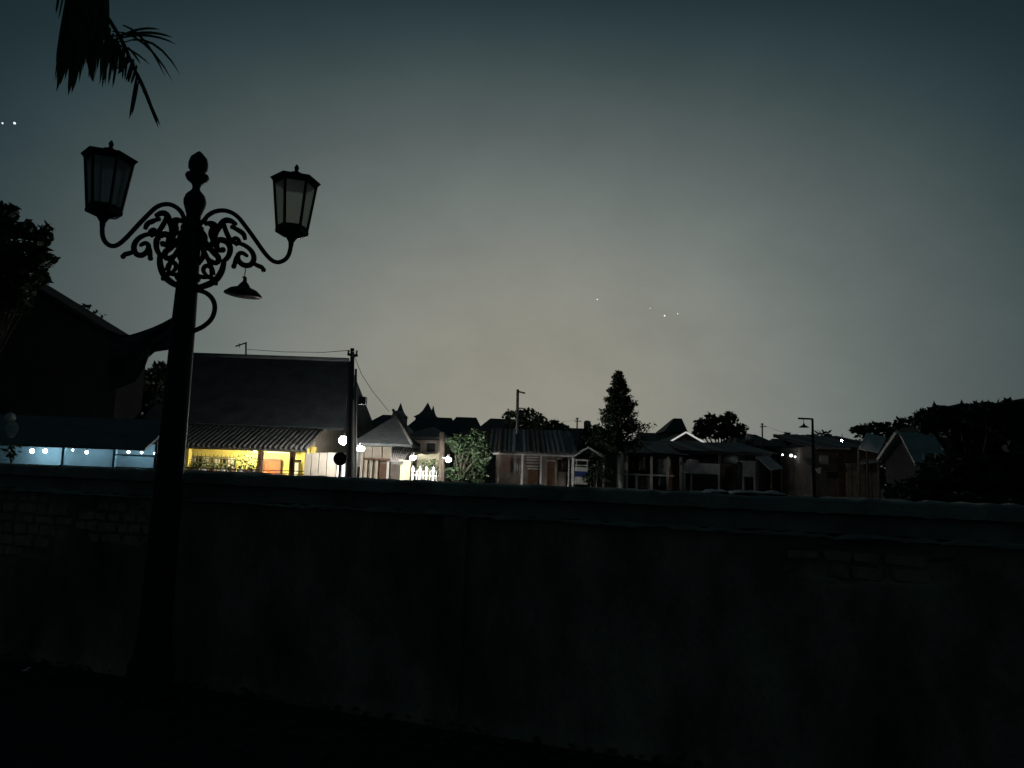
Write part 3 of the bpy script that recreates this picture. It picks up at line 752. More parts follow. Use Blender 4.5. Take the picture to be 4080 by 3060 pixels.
# small tiled awning and cream pillar
aw = thing('tiled_awning', 'small ribbed tile awning on a cream pillar right of the hip-roofed house', 'awning', (P(1600, 1850, 29).x, 29, 0))
ya, yb2 = 28.6, 30.4
a0, a1 = P(1560, 1842, ya), P(1602, 1846, ya); b0, b1 = P(1566, 1783, yb2), P(1640, 1790, yb2)
s_ = MB().slab([a0, a1 + Vector((0, 0, 0)), b1, b0], .06).build('roof', M['rooftile'], aw)
for i in range(8):
    f = i / 7; MB().tube([a0.lerp(a1, f) + Vector((0, -.02, .03)), b0.lerp(b1, f) + Vector((0, 0, .03))], .05, 6).build('roof_rib', M['rooftile'], s_, True)
MB().pbox(1594, 1838, 1634, 1915, 28.7, .6, True).build('pillar', M['cream'], aw)
MB().pbox(1590, 1832, 1638, 1840, 28.65, .7).build('capital', M['cream'], aw)
# white house behind the fence
wh = thing('white_house', 'pale walled house with low dark roof behind the ornamental fence', 'house', (P(1700, 1850, 34).x, 34, 0))
MB().pbox(1605, 1742, 1765, 1900, 34, 4, True).build('wall', M['beige'], wh)
e0, e1 = P(1600, 1744, 33.4), P(1790, 1744, 33.4)
hip(MB(), e0.x, e1.x, 33.4, 39, e1.z, P(1700, 1700, 36).z, 1.0).build('roof', M['roofdark'], wh)
for x in (1640, 1700):
    w = MB().pbox(x, 1765, x + 34, 1800, 33.93, .1).build('window', M['darkglass'], wh)
    MB().pbox(x - 3, 1761, x + 37, 1765, 33.9, .12).pbox(x - 3, 1800, x + 37, 1804, 33.9, .12).build('frame', M['white'], w)
pwl = thing('plaster_wall', 'white plaster wall with wavy top behind the ornamental fence', 'wall', (P(1710, 1850, 30).x, 30, 0))
pts = [(1662, 1940), (1662, 1812), (1680, 1806), (1700, 1815), (1718, 1806), (1738, 1812), (1750, 1800), (1757, 1800), (1757, 1945)]
MB().ppoly(pts, 30, .2).build('panel', M['cream'], pwl)
fn = thing('ornamental_fence', 'white fence of arrow-topped pickets beside the cream pillar', 'fence', (P(1690, 1880, 27.9).x, 27.9, 0))
k = 27.9 / FPX
for x in (1646, 1660, 1674, 1687, 1700, 1713, 1727, 1740):
    big = x in (1646, 1674, 1700, 1727)
    c = P(x, 1866 if big else 1880, 27.9)
    MB().lathe([(.045, -c.z), (.045, -.18), (.02, -.16), (.085, -.12), (.05, -.05), (.07, -.02), (.0, .1)] if big else [(.02, -c.z), (.02, -.04), (.04, -.03), (.0, .06)], c, 8).build('picket', M['white'], fn)
MB().tube([P(1640, 1893, 27.92), P(1752, 1897, 27.92)], .025, 6).build('rail', M['white'], fn)
# climbing shrubs around the fence
def shrub(label, blobs, Y, n, s, leaf, seed, cat='shrub', name='shrub', asp=.5):
    rn = random.Random(seed); k = Y / FPX
    bx = sum(q[0] for q in blobs) / len(blobs); t = thing(name, label, cat, (P(bx, 1850, Y).x, Y, 0))
    b = MB(); st = MB(); tot = sum(q[2] * q[3] for q in blobs)
    for x, y, rx, ry in blobs:
        c = P(x, y, Y + rn.uniform(-.3, .3)); b.cloud(c, (rx * k, (rx + ry) * .4 * k, ry * k), max(8, int(n * rx * ry / tot)), s, rn, .25, asp)
        st.tube([(P(bx, 1850, Y).x, Y, 0), c], .03, 5)
    st.build('stem', M['bark'], t); b.build('foliage', M[leaf], t)
    return t
shrub('pale flowering shrub spilling over the ornamental fence', [(1690, 1862, 35, 18), (1725, 1850, 30, 25), (1745, 1880, 20, 35)], 28.5, 130, .08, 'leaflit', 31)
tree('street_tree', 'rounded green tree lit from the left beside the fourth street light', [(1850, 1770, 55, 45), (1900, 1740, 40, 35), (1920, 1810, 40, 60), (1860, 1840, 55, 50), (1820, 1890, 50, 35), (1900, 1890, 45, 40), (1805, 1760, 25, 30)], 28.3, 1800, 1300, .11, 'leafmid', seed=41, tr=.08)
pole('brown_pole', 'rough brown trunk-like pole left of the round green tree', 1762, 1722, 1920, 27.6, .13, .10, 'bark')

# ------------------------------------------------------------------ far roofs and tree line
def pyr(label, x, ytop, xl_, xr_, ybase, Y):
    t = thing('pointed_roof', label, 'roof', (P(x, 1850, Y).x, Y, 0), 'pointed roofs on the skyline')
    c = P(x, ybase, Y); h = P(x, ytop, Y).z - c.z; r = (xr_ - xl_) / 2 * Y / FPX * 1.2
    MB().lathe([(r, 0), (r * .62, h * .2), (r * .36, h * .45), (r * .17, h * .75), (.02, h)], c, 4, R(45)).build('roof', M['roofslate'], t)
    MB().box(c.x - r * .6, c.x + r * .6, Y - r * .6, Y + r * .6, 0, c.z).build('wall', M['darkwall'], t)
pyr('left and sharper of the two pointed roofs on the skyline', 1594, 1606, 1560, 1632, 1662, 62)
pyr('broader right one of the two pointed roofs on the skyline', 1702, 1604, 1645, 1760, 1665, 62)
pyr('small pointed turret on the right flank of the broader pointed roof', 1724, 1616, 1700, 1750, 1668, 61)
def far_house(label, x0, x1, ye, yr, Y, ins=.35, m='roofdark', wm_='darkwall', dep=6):
    t = thing('far_house', label, 'house', (P((x0 + x1) / 2, 1850, Y).x, Y, 0), 'houses on the skyline')
    a, c = P(x0, ye, Y), P(x1, ye, Y); ze_ = P((x0 + x1) / 2, ye, Y).z; zr_ = P((x0 + x1) / 2, yr, Y + dep / 2).z
    hip(MB(), a.x, c.x, Y, Y + dep, ze_, zr_, (c.x - a.x) * ins).build('roof', M[m], t)
    MB().box(a.x + .3, c.x - .3, Y + .4, Y + dep - .4, 0, ze_ - .02).build('wall', M[wm_], t)
    n = max(1, int((x1 - x0) / 90))
    for i in range(n):
        x = x0 + (x1 - x0) * (i + .5) / n
        w = MB().pbox(x - 14, ye + 14, x + 14, ye + 42, Y + .35, .1).build('window', M['darkglass'], t)
    return t
far_house('dark roof on the skyline left of the two pointed roofs', 1440, 1600, 1700, 1652, 58)
far_house('long dark roof on the skyline under the two pointed roofs', 1600, 1830, 1720, 1662, 56, .2)
far_house('dark roof on the skyline behind the round green tree', 1760, 1930, 1730, 1662, 52, .25)
far_house('low dark roof on the skyline left of the grey utility mast', 1890, 2080, 1720, 1668, 50, .3)
far_house('flat dark roof on the skyline behind the conifer', 2230, 2480, 1760, 1708, 52, .2)
far_house('dark ridge roof on the skyline between conifer and steep roof', 2560, 2720, 1770, 1726, 48, .1)
far_house('dark roof on the skyline right of the round-headed trees', 2940, 3120, 1775, 1732, 46, .25)
far_house('low dark roof on the skyline behind the pole lamp with shade', 3100, 3330, 1800, 1752, 46, .2)
tree('skyline_tree', 'bushy tree on the skyline behind the grey utility mast', [(2060, 1660, 60, 30), (2110, 1665, 60, 35), (2150, 1690, 30, 30), (2080, 1700, 70, 30), (2060, 1730, 90, 30), (2140, 1730, 60, 30)], 40, 2100, 1500, .16, 'leafmid', seed=51)
tree('skyline_tree', 'dark tree on the skyline right of the bushy one by the mast', [(2200, 1700, 45, 28), (2240, 1715, 35, 25), (2190, 1730, 50, 25)], 42, 2210, 800, .17, seed=52)
tree('skyline_tree', 'dark tree on the skyline just left of the conifer', [(2370, 1720, 45, 28), (2400, 1740, 50, 30), (2340, 1735, 30, 25), (2380, 1770, 70, 35)], 42, 2370, 900, .17, seed=53)
tree('skyline_tree', 'tallest rounded tree on the skyline with a tufted top', [(2800, 1690, 30, 25), (2830, 1670, 25, 22), (2880, 1690, 45, 35), (2860, 1720, 70, 30), (2905, 1655, 18, 16), (2925, 1665, 14, 16), (2940, 1715, 35, 30), (2790, 1720, 30, 30)], 40, 2870, 1700, .15, seed=54)
tree('skyline_tree', 'pale sparse shrub-like tree behind the pole lamp with shade', [(3260, 1740, 25, 25), (3290, 1735, 20, 20), (3310, 1755, 25, 18), (3230, 1750, 16, 18)], 34, 3270, 160, .14, 'leafmid', seed=55, tr=.05)
tree('skyline_tree', 'small round-headed tree standing alone left of the pole lamp', [(3135, 1738, 16, 16), (3138, 1760, 12, 14)], 32, 3135, 120, .1, seed=56, tr=.06)

tree('skyline_tree', 'low dark row of foliage behind the pale tarpaulin roof at right', [(3420, 1712, 40, 16), (3480, 1702, 50, 18), (3550, 1702, 60, 18), (3620, 1690, 60, 26), (3690, 1660, 50, 34), (3500, 1730, 90, 20), (3620, 1725, 90, 30), (3480, 1790, 70, 50), (3570, 1800, 70, 60), (3500, 1880, 80, 70), (3600, 1880, 80, 70)], 36, 3560, 3600, .16, seed=57)
# ------------------------------------------------------------------ grey mast and conifer
ms = pole('utility_mast', 'slim grey utility mast with two short arms on the skyline', 2063, 1552, 1790, 33, .085, .065, 'metalpole')
MB().tube([P(2064, 1560, 33), P(2093, 1567, 33)], .04, 6).build('arm', M['metalpole'], ms)
MB().tube([P(2064, 1626, 33), P(2090, 1628, 33)], .03, 6).build('arm', M['metalpole'], ms)
for x, y0, y1, lb in ((2300, 1664, 1760, 'thin aerial mast on the skyline left of the conifer'), (3037, 1686, 1780, 'thin aerial mast on the skyline right of the tufted tree')):
    t = pole('aerial_mast', lb, x, y0, y1, 40, .05, .04, 'metalpole')
    MB().tube([P(x - 10, y0 + 14, 40), P(x + 16, y0 + 14, 40)], .025, 5).build('element', M['metalpole'], t)
    MB().tube([P(x - 7, y0 + 4, 40), P(x + 7, y0 + 4, 40)], .02, 5).build('element', M['metalpole'], t)
CY = 29.2
cf = thing('conifer_tree', 'tall conifer with a whitewashed trunk in front of the low houses', 'tree', (P(2474, 1850, CY).x, CY, 0))
cb_, ct = P(2474, 1950, CY), P(2462, 1492, CY); cb_.z = 0
z18 = P(2474, 1800, CY).z
MB().tube([cb_, Vector((cb_.x, CY, z18))], [.15, .11], 10).build('trunk', M['barkwhite'], cf, True)
MB().tube([Vector((cb_.x, CY, z18)), ct], [.11, .02], 8).build('upper_trunk', M['bark'], cf, True)
rn = random.Random(61); b = MB(); br = MB()
zlo = P(2474, 1805, CY).z
for i in range(30):
    f = i / 29; z = zlo + (ct.z - zlo) * f
    ln = (1.18 * (1 - f) ** .95 + .09) * (1.12 if i % 3 == 0 else .86)
    xc = cb_.x + (ct.x - cb_.x) * f
    for j in range(7):
        a = rn.uniform(0, 6.28); l = ln * (1 + .5 * noise.noise(Vector((math.cos(a) * 1.3, math.sin(a) * 1.3, f * 7)))) * rn.uniform(.7, 1.1)
        if f < .5 and rn.random() < .2: continue
        d = Vector((math.cos(a), math.sin(a), 0)); p0 = Vector((xc, CY, z))
        q = [p0 + d * l * t + Vector((0, 0, l * (.10 * t + .30 * t * t) - .05 * l)) for t in (0, .3, .6, .85, 1)]
        br.tube(q, [.025, .02, .015, .01, .006], 4)
        for t in range(int(8 + 16 * l)):
            u = rn.uniform(.1, .9); c = q[0].lerp(q[-1], u) + Vector((0, 0, .10 * l * (u - 1) * u))
            b.leaf(c + Vector((rn.gauss(0, .06), rn.gauss(0, .06), rn.gauss(0, .05))), rn.uniform(.06, .12), rn, .4)
        for u in (.55, .8, 1.0):
            if l > .25 or u == 1: b.cloud(q[0].lerp(q[-1], u) + Vector((0, 0, .04)), .10 + .07 * min(l, 1) * rn.uniform(.6, 1.4), 16, .07, rn, .1, .45)
br.build('branches', M['bark'], cf); b.build('crown', M['leafdark'], cf)

def sheetroof(parent, x0, x1, ya, za, yb, zb2, n, seed, mats=('roofslate', 'roofslate', 'roofslate', 'roofdark', 'rust')):
    rn = random.Random(seed); w = (x1 - x0) / n
    for i in range(n):
        a = x0 + w * i - rn.uniform(0, .06); c = x0 + w * (i + 1) + rn.uniform(0, .06)
        lo = rn.uniform(-.12, .10); dz = rn.uniform(.0, .035) + .012 * (i % 2); tw = rn.uniform(-.03, .03)
        sz = (zb2 - za) / (yb - ya)
        b = MB(); m_ = max(4, int((c - a) / .16)); r0_, r1_ = [], []
        for k in range(m_ + 1):
            x = a + (c - a) * k / m_; h = .022 * (k % 2) + dz + tw * (k / m_ - .5)
            r0_.append(Vector((x, ya + lo, za + sz * lo + h))); r1_.append(Vector((x, yb, zb2 + h)))
        t0_ = [p - Vector((0, 0, .02)) for p in r0_]; t1_ = [p - Vector((0, 0, .02)) for p in r1_]; q = m_ + 1
        fs = []
        for k in range(m_):
            fs += [(k, k + 1, q + k + 1, q + k), (2 * q + k, 3 * q + k, 3 * q + k + 1, 2 * q + k + 1), (k, 2 * q + k, 2 * q + k + 1, k + 1)]
        b.add(r0_ + r1_ + t0_ + t1_, fs); b.build('roof_sheet', M[rn.choice(mats)], parent)
M['rust'] = mat('rusty_sheet', (.11, .095, .08), .85, .5, 3., .4)
# ------------------------------------------------------------------ long house with slatted veranda
lh = thing('long_house', 'long low house with grey roof and pale veranda posts right of the street tree', 'house', (P(2130, 1850, 31).x, 31, 0))
x0, x1 = P(1945, 1800, 30).x, P(2300, 1808, 30).x
zE = P(2130, 1803, 30).z; zR = P(2110, 1716, 34).z
b = sl(MB(), x0, x1, 30, zE, 34, zR, .1); sl(b, x1, x0, 38, zE, 34, zR, .1); lr_ = b.build('roof', M['roofslate'], lh); sheetroof(lr_, x0, x1, 29.85, zE - .02, 34.05, zR + .03, 9, 201)
MB().box(x0 + .3, x1 - .3, 32, 37.8, 0, zE + .3).build('wall', M['darkwall'], lh)
MB().box(x0, x1, 30.02, 30.12, zE - .13, zE - .05).build('fascia', M['greywhite'], lh)
for x, m in ((2080, 'greywhite'), (2155, 'white'), (2281, 'greywhite'), (1985, 'darkwall'), (2215, 'darkwall')):
    MB().pbox(x - 4, 1812, x + 4, 1930, 30.1, .1, True).build('post', M[m], lh)
for y in (1822, 1832, 1844, 1857):
    MB().tube([P(2098, y, 30.6), P(2147, y + 1, 30.6)], .022, 6).build('slat', M['white'], lh)
w = MB().pbox(2000, 1818, 2034, 1880, 31.9, .12).build('shutter', M['brick'], lh)
for x0_, y0_, x1_, y1_ in ((2180, 1838, 2212, 1925), (2105, 1870, 2145, 1925), (2225, 1830, 2270, 1880)):
    d_ = MB().pbox(x0_, y0_, x1_, y1_, 31.92, .1, y1_ > 1900).build('door' if y1_ > 1900 else 'window', M['brown'] if y1_ > 1900 else M['darkglass'], lh)
    MB().pbox(x0_ - 3, y0_ - 4, x1_ + 3, y0_, 31.9, .12).build('lintel', M['greywhite'], d_)
for x in (2010, 2150, 2230): pass
# little gabled shelter with food cart
gs = thing('gabled_shelter', 'small gabled shelter roof with pale edges left of the conifer trunk', 'shelter', (P(2345, 1850, 29).x, 29, 0))
A, Bp, Cp = P(2283, 1822, 29), P(2345, 1782, 29), P(2412, 1818, 29); dv = Vector((0, 2.5, 0))
MB().slab([A, Bp, Bp + dv, A + dv], .05).build('roof', M['tarp'], gs)
MB().slab([Bp, Cp, Cp + dv, Bp + dv], .05).build('roof', M['tarp'], gs)
for x, y in ((2287, 1822), (2408, 1820)):
    for yy in (29.05, 31.3):
        p = P(x, y, 29); MB().tube([(p.x, yy, 0), (p.x, yy, p.z)], .045, 6).build('post', M['greywhite'], gs)
MB().tube([A, Bp, Cp], .04, 6).build('edge_trim', M['greywhite'], gs)
fc = thing('food_cart', 'white food cart with navy panel under the small gabled shelter', 'cart', (P(2315, 1870, 29.6).x, 29.6, 0))
MB().pbox(2292, 1878, 2345, 1900, 29.6, .7, False).build('body', M['bluepaint'], fc)
MB().pbox(2290, 1862, 2347, 1878, 29.55, .8).build('counter', M['white'], fc)
MB().pbox(2296, 1852, 2340, 1855, 29.5, .9).build('shelf', M['white'], fc)
for x in (2297, 2340): MB().pbox(x - 2, 1834, x + 2, 1864, 29.7, .05).build('upright', M['greywhite'], fc)
MB().pbox(2288, 1830, 2349, 1836, 29.5, .9).build('canopy', M['greywhite'], fc)
for x in (2302, 2335):
    c = P(x, 1930, 29.9); MB().lathe([(.28, -.03), (.30, 0), (.28, .03)], (c.x, 29.58, .3), 16, 0, Vector((0, 1, 0))).build('wheel', M['iron'], fc)
MB().pbox(2294, 1900, 2344, 1930, 29.62, .66).build('cabinet', M['greywhite'], fc)
shrub('dark shrub between the food cart and the conifer trunk', [(2380, 1860, 40, 45), (2420, 1890, 35, 40), (2350, 1905, 30, 25), (2365, 1830, 22, 22)], 28.6, 420, .09, 'leafdark', 71)
# frame house
fh = thing('frame_house', 'dark open-fronted shop with thin pale posts and rail right of the conifer', 'shop', (P(2580, 1850, 31).x, 31, 0))
zt2 = P(2580, 1800, 31).z
xa, xb = P(2488, 1850, 31).x, P(2690, 1850, 31).x
MB().box(xa, xb, 33, 33.2, 0, zt2).build('back_wall', M['darkwall'], fh)
MB().box(xa, xa + .15, 31.2, 33, 0, zt2).build('side_wall', M['darkwall'], fh)
b = sl(MB(), xa - .3, xb + .3, 30.4, zt2 - .1, 34, zt2 + .55, .1); fr_ = b.build('roof', M['roofdark'], fh); sheetroof(fr_, xa - .35, xb + .35, 30.25, zt2 - .1, 34.05, zt2 + .58, 6, 202)
for x, y0, w_ in ((2535, 1884, 4), (2596, 1806, 5), (2500, 1806, 3), (2662, 1820, 4)):
    MB().pbox(x - w_, y0, x + w_, 1945, 31, .1, True).build('post', M['greywhite'], fh)
MB().pbox(2488, 1889, 2690, 1896, 30.95, .06).build('rail', M['greywhite'], fh)
MB().pbox(2622, 1828, 2672, 1888, 31.3, .08).build('panel', M['grey'], fh)
MB().pbox(2540, 1897, 2592, 1945, 31.3, .08, True).build('counter', M['darkwall'], fh)
MB().pbox(2668, 1860, 2692, 1950, 31.25, .1, True).build('door', M['brown'], fh)
# steep roofed house with pale barge boards
sh = thing('steep_house', 'dark house with steep truncated roof and pale barge boards', 'house', (P(2735, 1850, 38).x, 38, 0))
e0, e1 = P(2645, 1720, 42), P(2742, 1720, 42); t0, t1 = P(2683, 1668, 43.5), P(2712, 1664, 43.5)
MB().hexa([Vector((e0.x, 42, e0.z)), Vector((e1.x, 42, e0.z)), Vector((e1.x, 45, e0.z)), Vector((e0.x, 45, e0.z)), Vector((t0.x, 43.2, t0.z)), Vector((t1.x, 43.2, t0.z)), Vector((t1.x, 43.8, t0.z)), Vector((t0.x, 43.8, t0.z))]).build('steep_roof', M['roofdark'], sh)
MB().box(e0.x + .2, e1.x - .2, 42.2, 44.8, 0, e0.z).build('tower_wall', M['darkwall'], sh)
gA, gB, gC = P(2655, 1768, 38), P(2733, 1722, 38), P(2812, 1768, 38); dv = Vector((0, 5, 0))
b = MB().slab([gA, gB, gB + dv, gA + dv], .08); b.slab([gB, gC, gC + dv, gB + dv], .08); b.build('roof', M['roofdark'], sh)
MB().ppoly([(2665, 2000), (2665, 1768), (2733, 1728), (2802, 1768), (2802, 2000)], 38.3, 4.5).build('wall', M['darkwall'], sh)
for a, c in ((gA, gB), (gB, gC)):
    MB().tube([a + Vector((0, -.05, .0)), c + Vector((0, -.05, 0))], .05, 4).build('glowing_barge_board', M['barge_glow'], sh)  # barge boards given a faint glow of their own to look lit
MB().tube([P(2745, 1764, 37.9), P(2818, 1764, 37.9)], .03, 4).build('tie_beam', M['greywhite'], sh)
# ------------------------------------------------------------------ row of stalls
sr = thing('stall_row', 'long dark low-roofed market stall row behind the pale counters', 'stalls', (P(2850, 1850, 32).x, 32, 0))
xa, xb = P(2690, 1850, 32).x, P(3030, 1850, 32).x; zt3 = P(2860, 1800, 31).z
b = sl(MB(), xa, xb, 30.6, zt3 - .02, 35, zt3 + .55, .1); sr_ = b.build('roof', M['roofdark'], sr); sheetroof(sr_, xa - .1, xb + .1, 30.4, zt3 - .02, 35.05, zt3 + .58, 8, 203)
MB().box(xa, xb, 34, 34.2, 0, zt3 + .3).build('back_wall', M['darkwall'], sr)
for x in (2715, 2868, 2950, 3018):
    MB().pbox(x - 5, 1806, x + 5, 1950, 30.9, .12, True).build('post', M['grey'] if x < 2800 else M['darkwall'], sr)
for x0_, x1_ in ((2735, 2785), (2800, 2850), (2880, 2940)):
    MB().pbox(x0_, 1815, x1_, 1848, 33.9, .09).build('window', M['darkglass'], sr)
def counter(label, x0_, x1_, y0_, y1_, Y):
    t = thing('stall_counter', label, 'counter', (P((x0_ + x1_) / 2, 1900, Y).x, Y, 0), 'pale stall counters')
    MB().pbox(x0_, y0_, x1_, y1_, Y, .05).build('front_board', M['greywhite'], t)
    MB().pbox(x0_ - 3, y0_ - 4, x1_ + 3, y0_, Y - .03, .7).build('top', M['greywhite'], t)
    for x in (x0_ + 3, x1_ - 3):
        MB().pbox(x - 3, y1_, x + 3, 1950, Y, .06, True).build('leg', M['greywhite'], t)
    return t
c1 = counter('wide pale stall counter with legs right of the frame shop', 2725, 2868, 1850, 1888, 29.8)
MB().pbox(2752, 1888, 2757, 1950, 29.85, .05, True).build('leg', M['greywhite'], c1)
c2 = counter('narrow pale stall counter with legs next to the slanted awning', 2960, 3010, 1840, 1900, 29.8)
aw2 = thing('slanted_awning', 'pale slanted awning sheet right of the narrow stall counter', 'awning', (P(3065, 1850, 28).x, 28, 0))
MB().slab([P(3012, 1822, 28.6), P(3062, 1819, 29.6), P(3120, 1868, 28.2), P(3072, 1876, 27.2)], .03).build('sheet', M['tarp'], aw2)
for x, y, Y in ((3016, 1824, 28.6), (3114, 1866, 28.2), (3074, 1873, 27.3)):
    p = P(x, y, Y); MB().tube([(p.x, Y, 0), p], .035, 6).build('pole', M['bark'], aw2)
for x, y, r, lb in ((3118, 1812, 4, 'left dim bulb over the right-hand yard'), (3152, 1815, 6, 'middle brightest bulb over the right-hand yard'), (3168, 1820, 4, 'right bulb over the right-hand yard')):
    c = P(x, y, 30); k = 30 / FPX
    t = thing('yard_bulb', lb, 'bulb', c - Vector((0, 0, r * k)), 'bulbs over the right-hand yard')
    MB().ball(c, r * k, 10).build('globe', M['bulb_yard'], t, True)
    MB().tube([c, c + Vector((0, .05, .18))], .012, 5).build('cord', M['cable'], t)
yl = thing('yard_cable', 'cable strung above the yard bulbs', 'cable', P(3060, 1795, 30.05))
MB().tube(smoothpath([P(3060, 1780, 30.05), P(3118, 1798, 30.05), P(3168, 1804, 30.05), P(3240, 1780, 30.05)]), .012, 5).build('wire', M['cable'], yl)
hd = thing('hedge', 'dark hedge behind the right-hand yard', 'hedge', (P(3100, 1900, 33).x, 33, 0))
b = MB(); rn = random.Random(81)
for i in range(26):
    x = 3020 + 10 * i; b.cloud(P(x, 1880 + rn.uniform(-20, 25), 33 + rn.uniform(-.4, .4)), (.5, .5, .75), 60, .1, rn)
b.build('foliage', M['leafdark'], hd)
b = MB()
for i in range(9): p = P(3020 + 30 * i, 1900, 33); b.tube([(p.x, 33, 0), p], .04, 5)
b.build('stems', M['bark'], hd)

for i, (pts, lb) in enumerate((([(2066, 1630, 33), (2180, 1690, 36), (2300, 1672, 40)], 'cable from the grey mast to the thin aerial left of the conifer'),
      ([(3037, 1692, 40), (3150, 1735, 36), (3345, 1765, 28)], 'cable from the right-hand aerial down to the brownish house'))):
    q = smoothpath([P(*p) for p in pts], 3)
    t = thing('overhead_cable', lb, 'cable', q[0]); MB().tube(q, .006, 4).build('wire', M['cable'], t)
# water tanks on stands
for x, y, r, Y, lb in ((2340, 1690, 14, 44, 'small water tank on the skyline just left of the conifer'), (2985, 1742, 13, 36, 'small water tank above the stall row')):
    c = P(x, y, Y); k = Y / FPX; t = thing('water_tank', lb, 'water tank', (c.x, Y, 0), 'water tanks')
    MB().lathe([(r * k * .95, -r * k), (r * k, -r * k * .6), (r * k, r * k * .6), (r * k * .7, r * k * .95), (r * k * .2, r * k * 1.05)], c, 14).build('tank', M['grey'], t, True)
    for sx in (-1, 1):
        for sy in (-1, 1): MB().tube([(c.x + sx * r * k * .7, Y + sy * r * k * .7, 0), (c.x + sx * r * k * .7, Y + sy * r * k * .7, c.z - r * k)], .05, 5).build('leg', M['bark'], t)
# washing on a line in the frame shop and stalls
for i, (x, y0, y1, w_, m, lb) in enumerate(((2515, 1822, 1868, 12, 'brick', 'reddish shirt hung left of the tall post in the frame shop'), (2560, 1820, 1872, 13, 'grey', 'grey cloth hung between the posts of the frame shop'), (2640, 1900, 1935, 14, 'tarp', 'pale cloth hung low at the right of the frame shop'),
       (2905, 1862, 1910, 14, 'brick', 'reddish cloth hung between the two stall counters'), (2935, 1858, 1905, 10, 'grey', 'grey cloth hung just left of the narrow stall counter'), (2060, 1830, 1885, 11, 'grey', 'grey cloth hung beside the veranda shutter of the long house'), (2250, 1826, 1870, 10, 'brick', 'reddish cloth hung near the right end of the long house veranda'))):
    Y = 30.55 if x < 2400 else 31.5; b = MB(); nn = 8; rn = random.Random(i)
    for a in range(nn + 1):
        for c_ in range(2):
            p = P(x - w_ + 2 * w_ * a / nn, (y0, y1 + rn.uniform(-3, 3))[c_], Y); p.y += .04 * math.sin(a * 1.9 + c_); b.v.append(p)
    for a in range(nn): b.f.append([2 * a, 2 * a + 1, 2 * a + 3, 2 * a + 2])
    t = thing('hanging_cloth', lb, 'cloth', P(x, y1, Y), 'cloths hung under the low roofs')
    o = b.build('cloth', M[m], t, True); mo = o.modifiers.new('thick', 'SOLIDIFY'); mo.thickness = .01
    MB().tube([P(x - w_ - 6, y0 - 1, Y), P(x + w_ + 6, y0 - 1, Y)], .012, 5).build('line', M['cable'], t)
# ------------------------------------------------------------------ pole lamp with shade, right
PL = 9.5
plm = thing('pole_lamp', 'black goose-neck pole with conical shade on the right behind the wall', 'street lamp', (P(3243, 1960, PL).x, PL, 0))
a = P(3243, 1960, PL); t_ = P(3237, 1668, PL)
MB().tube([(a.x, PL, 0), a, t_], [.034, .026, .015], 8).build('pole', M['iron'], plm, True)
MB().tube([t_ + Vector((0, 0, -.005)), P(3180, 1667, PL)], .012, 6).build('arm', M['iron'], plm)
c = P(3203, 1703, PL); k = PL / FPX
MB().lathe([(20 * k, 0), (20 * k, .004), (13 * k, 5 * k), (6 * k, 9 * k), (3 * k, 14 * k), (2.5 * k, 17 * k)], c, 18).build('shade', M['iron'], plm, True)
MB().tube([c + Vector((0, 0, 16 * k)), P(3200, 1668, PL)], .004, 5).build('rod', M['iron'], plm)

# ------------------------------------------------------------------ houses at the right
rh = thing('right_house', 'dim brownish house with lit thin roof edge right of the pole lamp', 'house', (P(3380, 1850, 28).x, 28, 0))
xa, xb = P(3262, 1850, 28).x, P(3510, 1850, 28).x; z1 = P(3380, 1790, 28).z
MB().box(xa, xb, 28.4, 32, 0, z1 + .1).build('wall', M['darkwall'], rh)
b = sl(MB(), xa - .3, xb + .2, 27.5, z1, 32, z1 + .7, .08); rr0 = b.build('roof', M['roofdark'], rh); sheetroof(rr0, xa - .3, xb + .2, 27.35, z1 + .01, 32.05, z1 + .74, 6, 204)
MB().tube([(xa - .3, 27.48, z1 + .0), (xa + 1.0, 27.48, z1 + .0)], .035, 5).build('gutter', M['greywhite'], rh)
for x0_, x1_, y0_, y1_, m in ((3270, 3300, 1815, 1850, 'greywhite'), (3340, 3362, 1800, 1960, 'brown'), (3300, 3335, 1880, 1905, 'darkglass')):
    MB().pbox(x0_, y0_, x1_, y1_, 28.3, .1, y1_ > 1950).build('door' if y1_ > 1950 else 'window', M[m], rh)
for i in range(5):
    MB().pbox(3372 + 26 * i, 1846, 3394 + 26 * i, 1960, 28.28, .1, True).build('panel', M['stone'], rh)
MB().slab([P(3425, 1846, 26.8), P(3512, 1838, 26.8), P(3512, 1826, 28.3), P(3432, 1830, 28.3)], .04).build('awning', M['greywhite'], rh)
t = thing('white_sheet', 'crumpled white sheet hung low beside the pole lamp', 'sheet', (P(3262, 1880, 27.2).x, 27.2, 0))
MB().ppoly([(3248, 1868), (3272, 1862), (3268, 1888), (3258, 1884)], 27.2, .04).build('cloth', M['white'], t)
p = P(3260, 1864, 27.25); MB().tube([(p.x, 27.25, 0), p], .03, 6).build('stake', M['bark'], t)
tr_ = thing('tarp_roof', 'pale triangular tarpaulin roof below the dark trees at right', 'tarpaulin', (P(3490, 1850, 25).x, 25, 0))
q = [P(3452, 1726, 26), P(3530, 1745, 26.5), P(3500, 1806, 24.5), P(3420, 1790, 24.5)]
MB().slab(q, .03).build('sheet', M['white'], tr_)
for p in q: MB().tube([(p.x, p.y, 0), p], .04, 6).build('pole', M['bark'], tr_)
th = thing('tent_house', 'dark gabled hut with pale grey roof side at right', 'hut', (P(3590, 1850, 16).x, 16, 0))
gA, gB, gC = P(3508, 1830, 17.2), P(3582, 1722, 16), P(3648, 1850, 14.8); d2 = Vector((2.4, -.55, 0))
b = MB().slab([gA, gB, gB + d2, gA + d2], .05); b.slab([gB, gC, gC + d2, gB + d2], .05); b.build('roof', M['grey'], th)
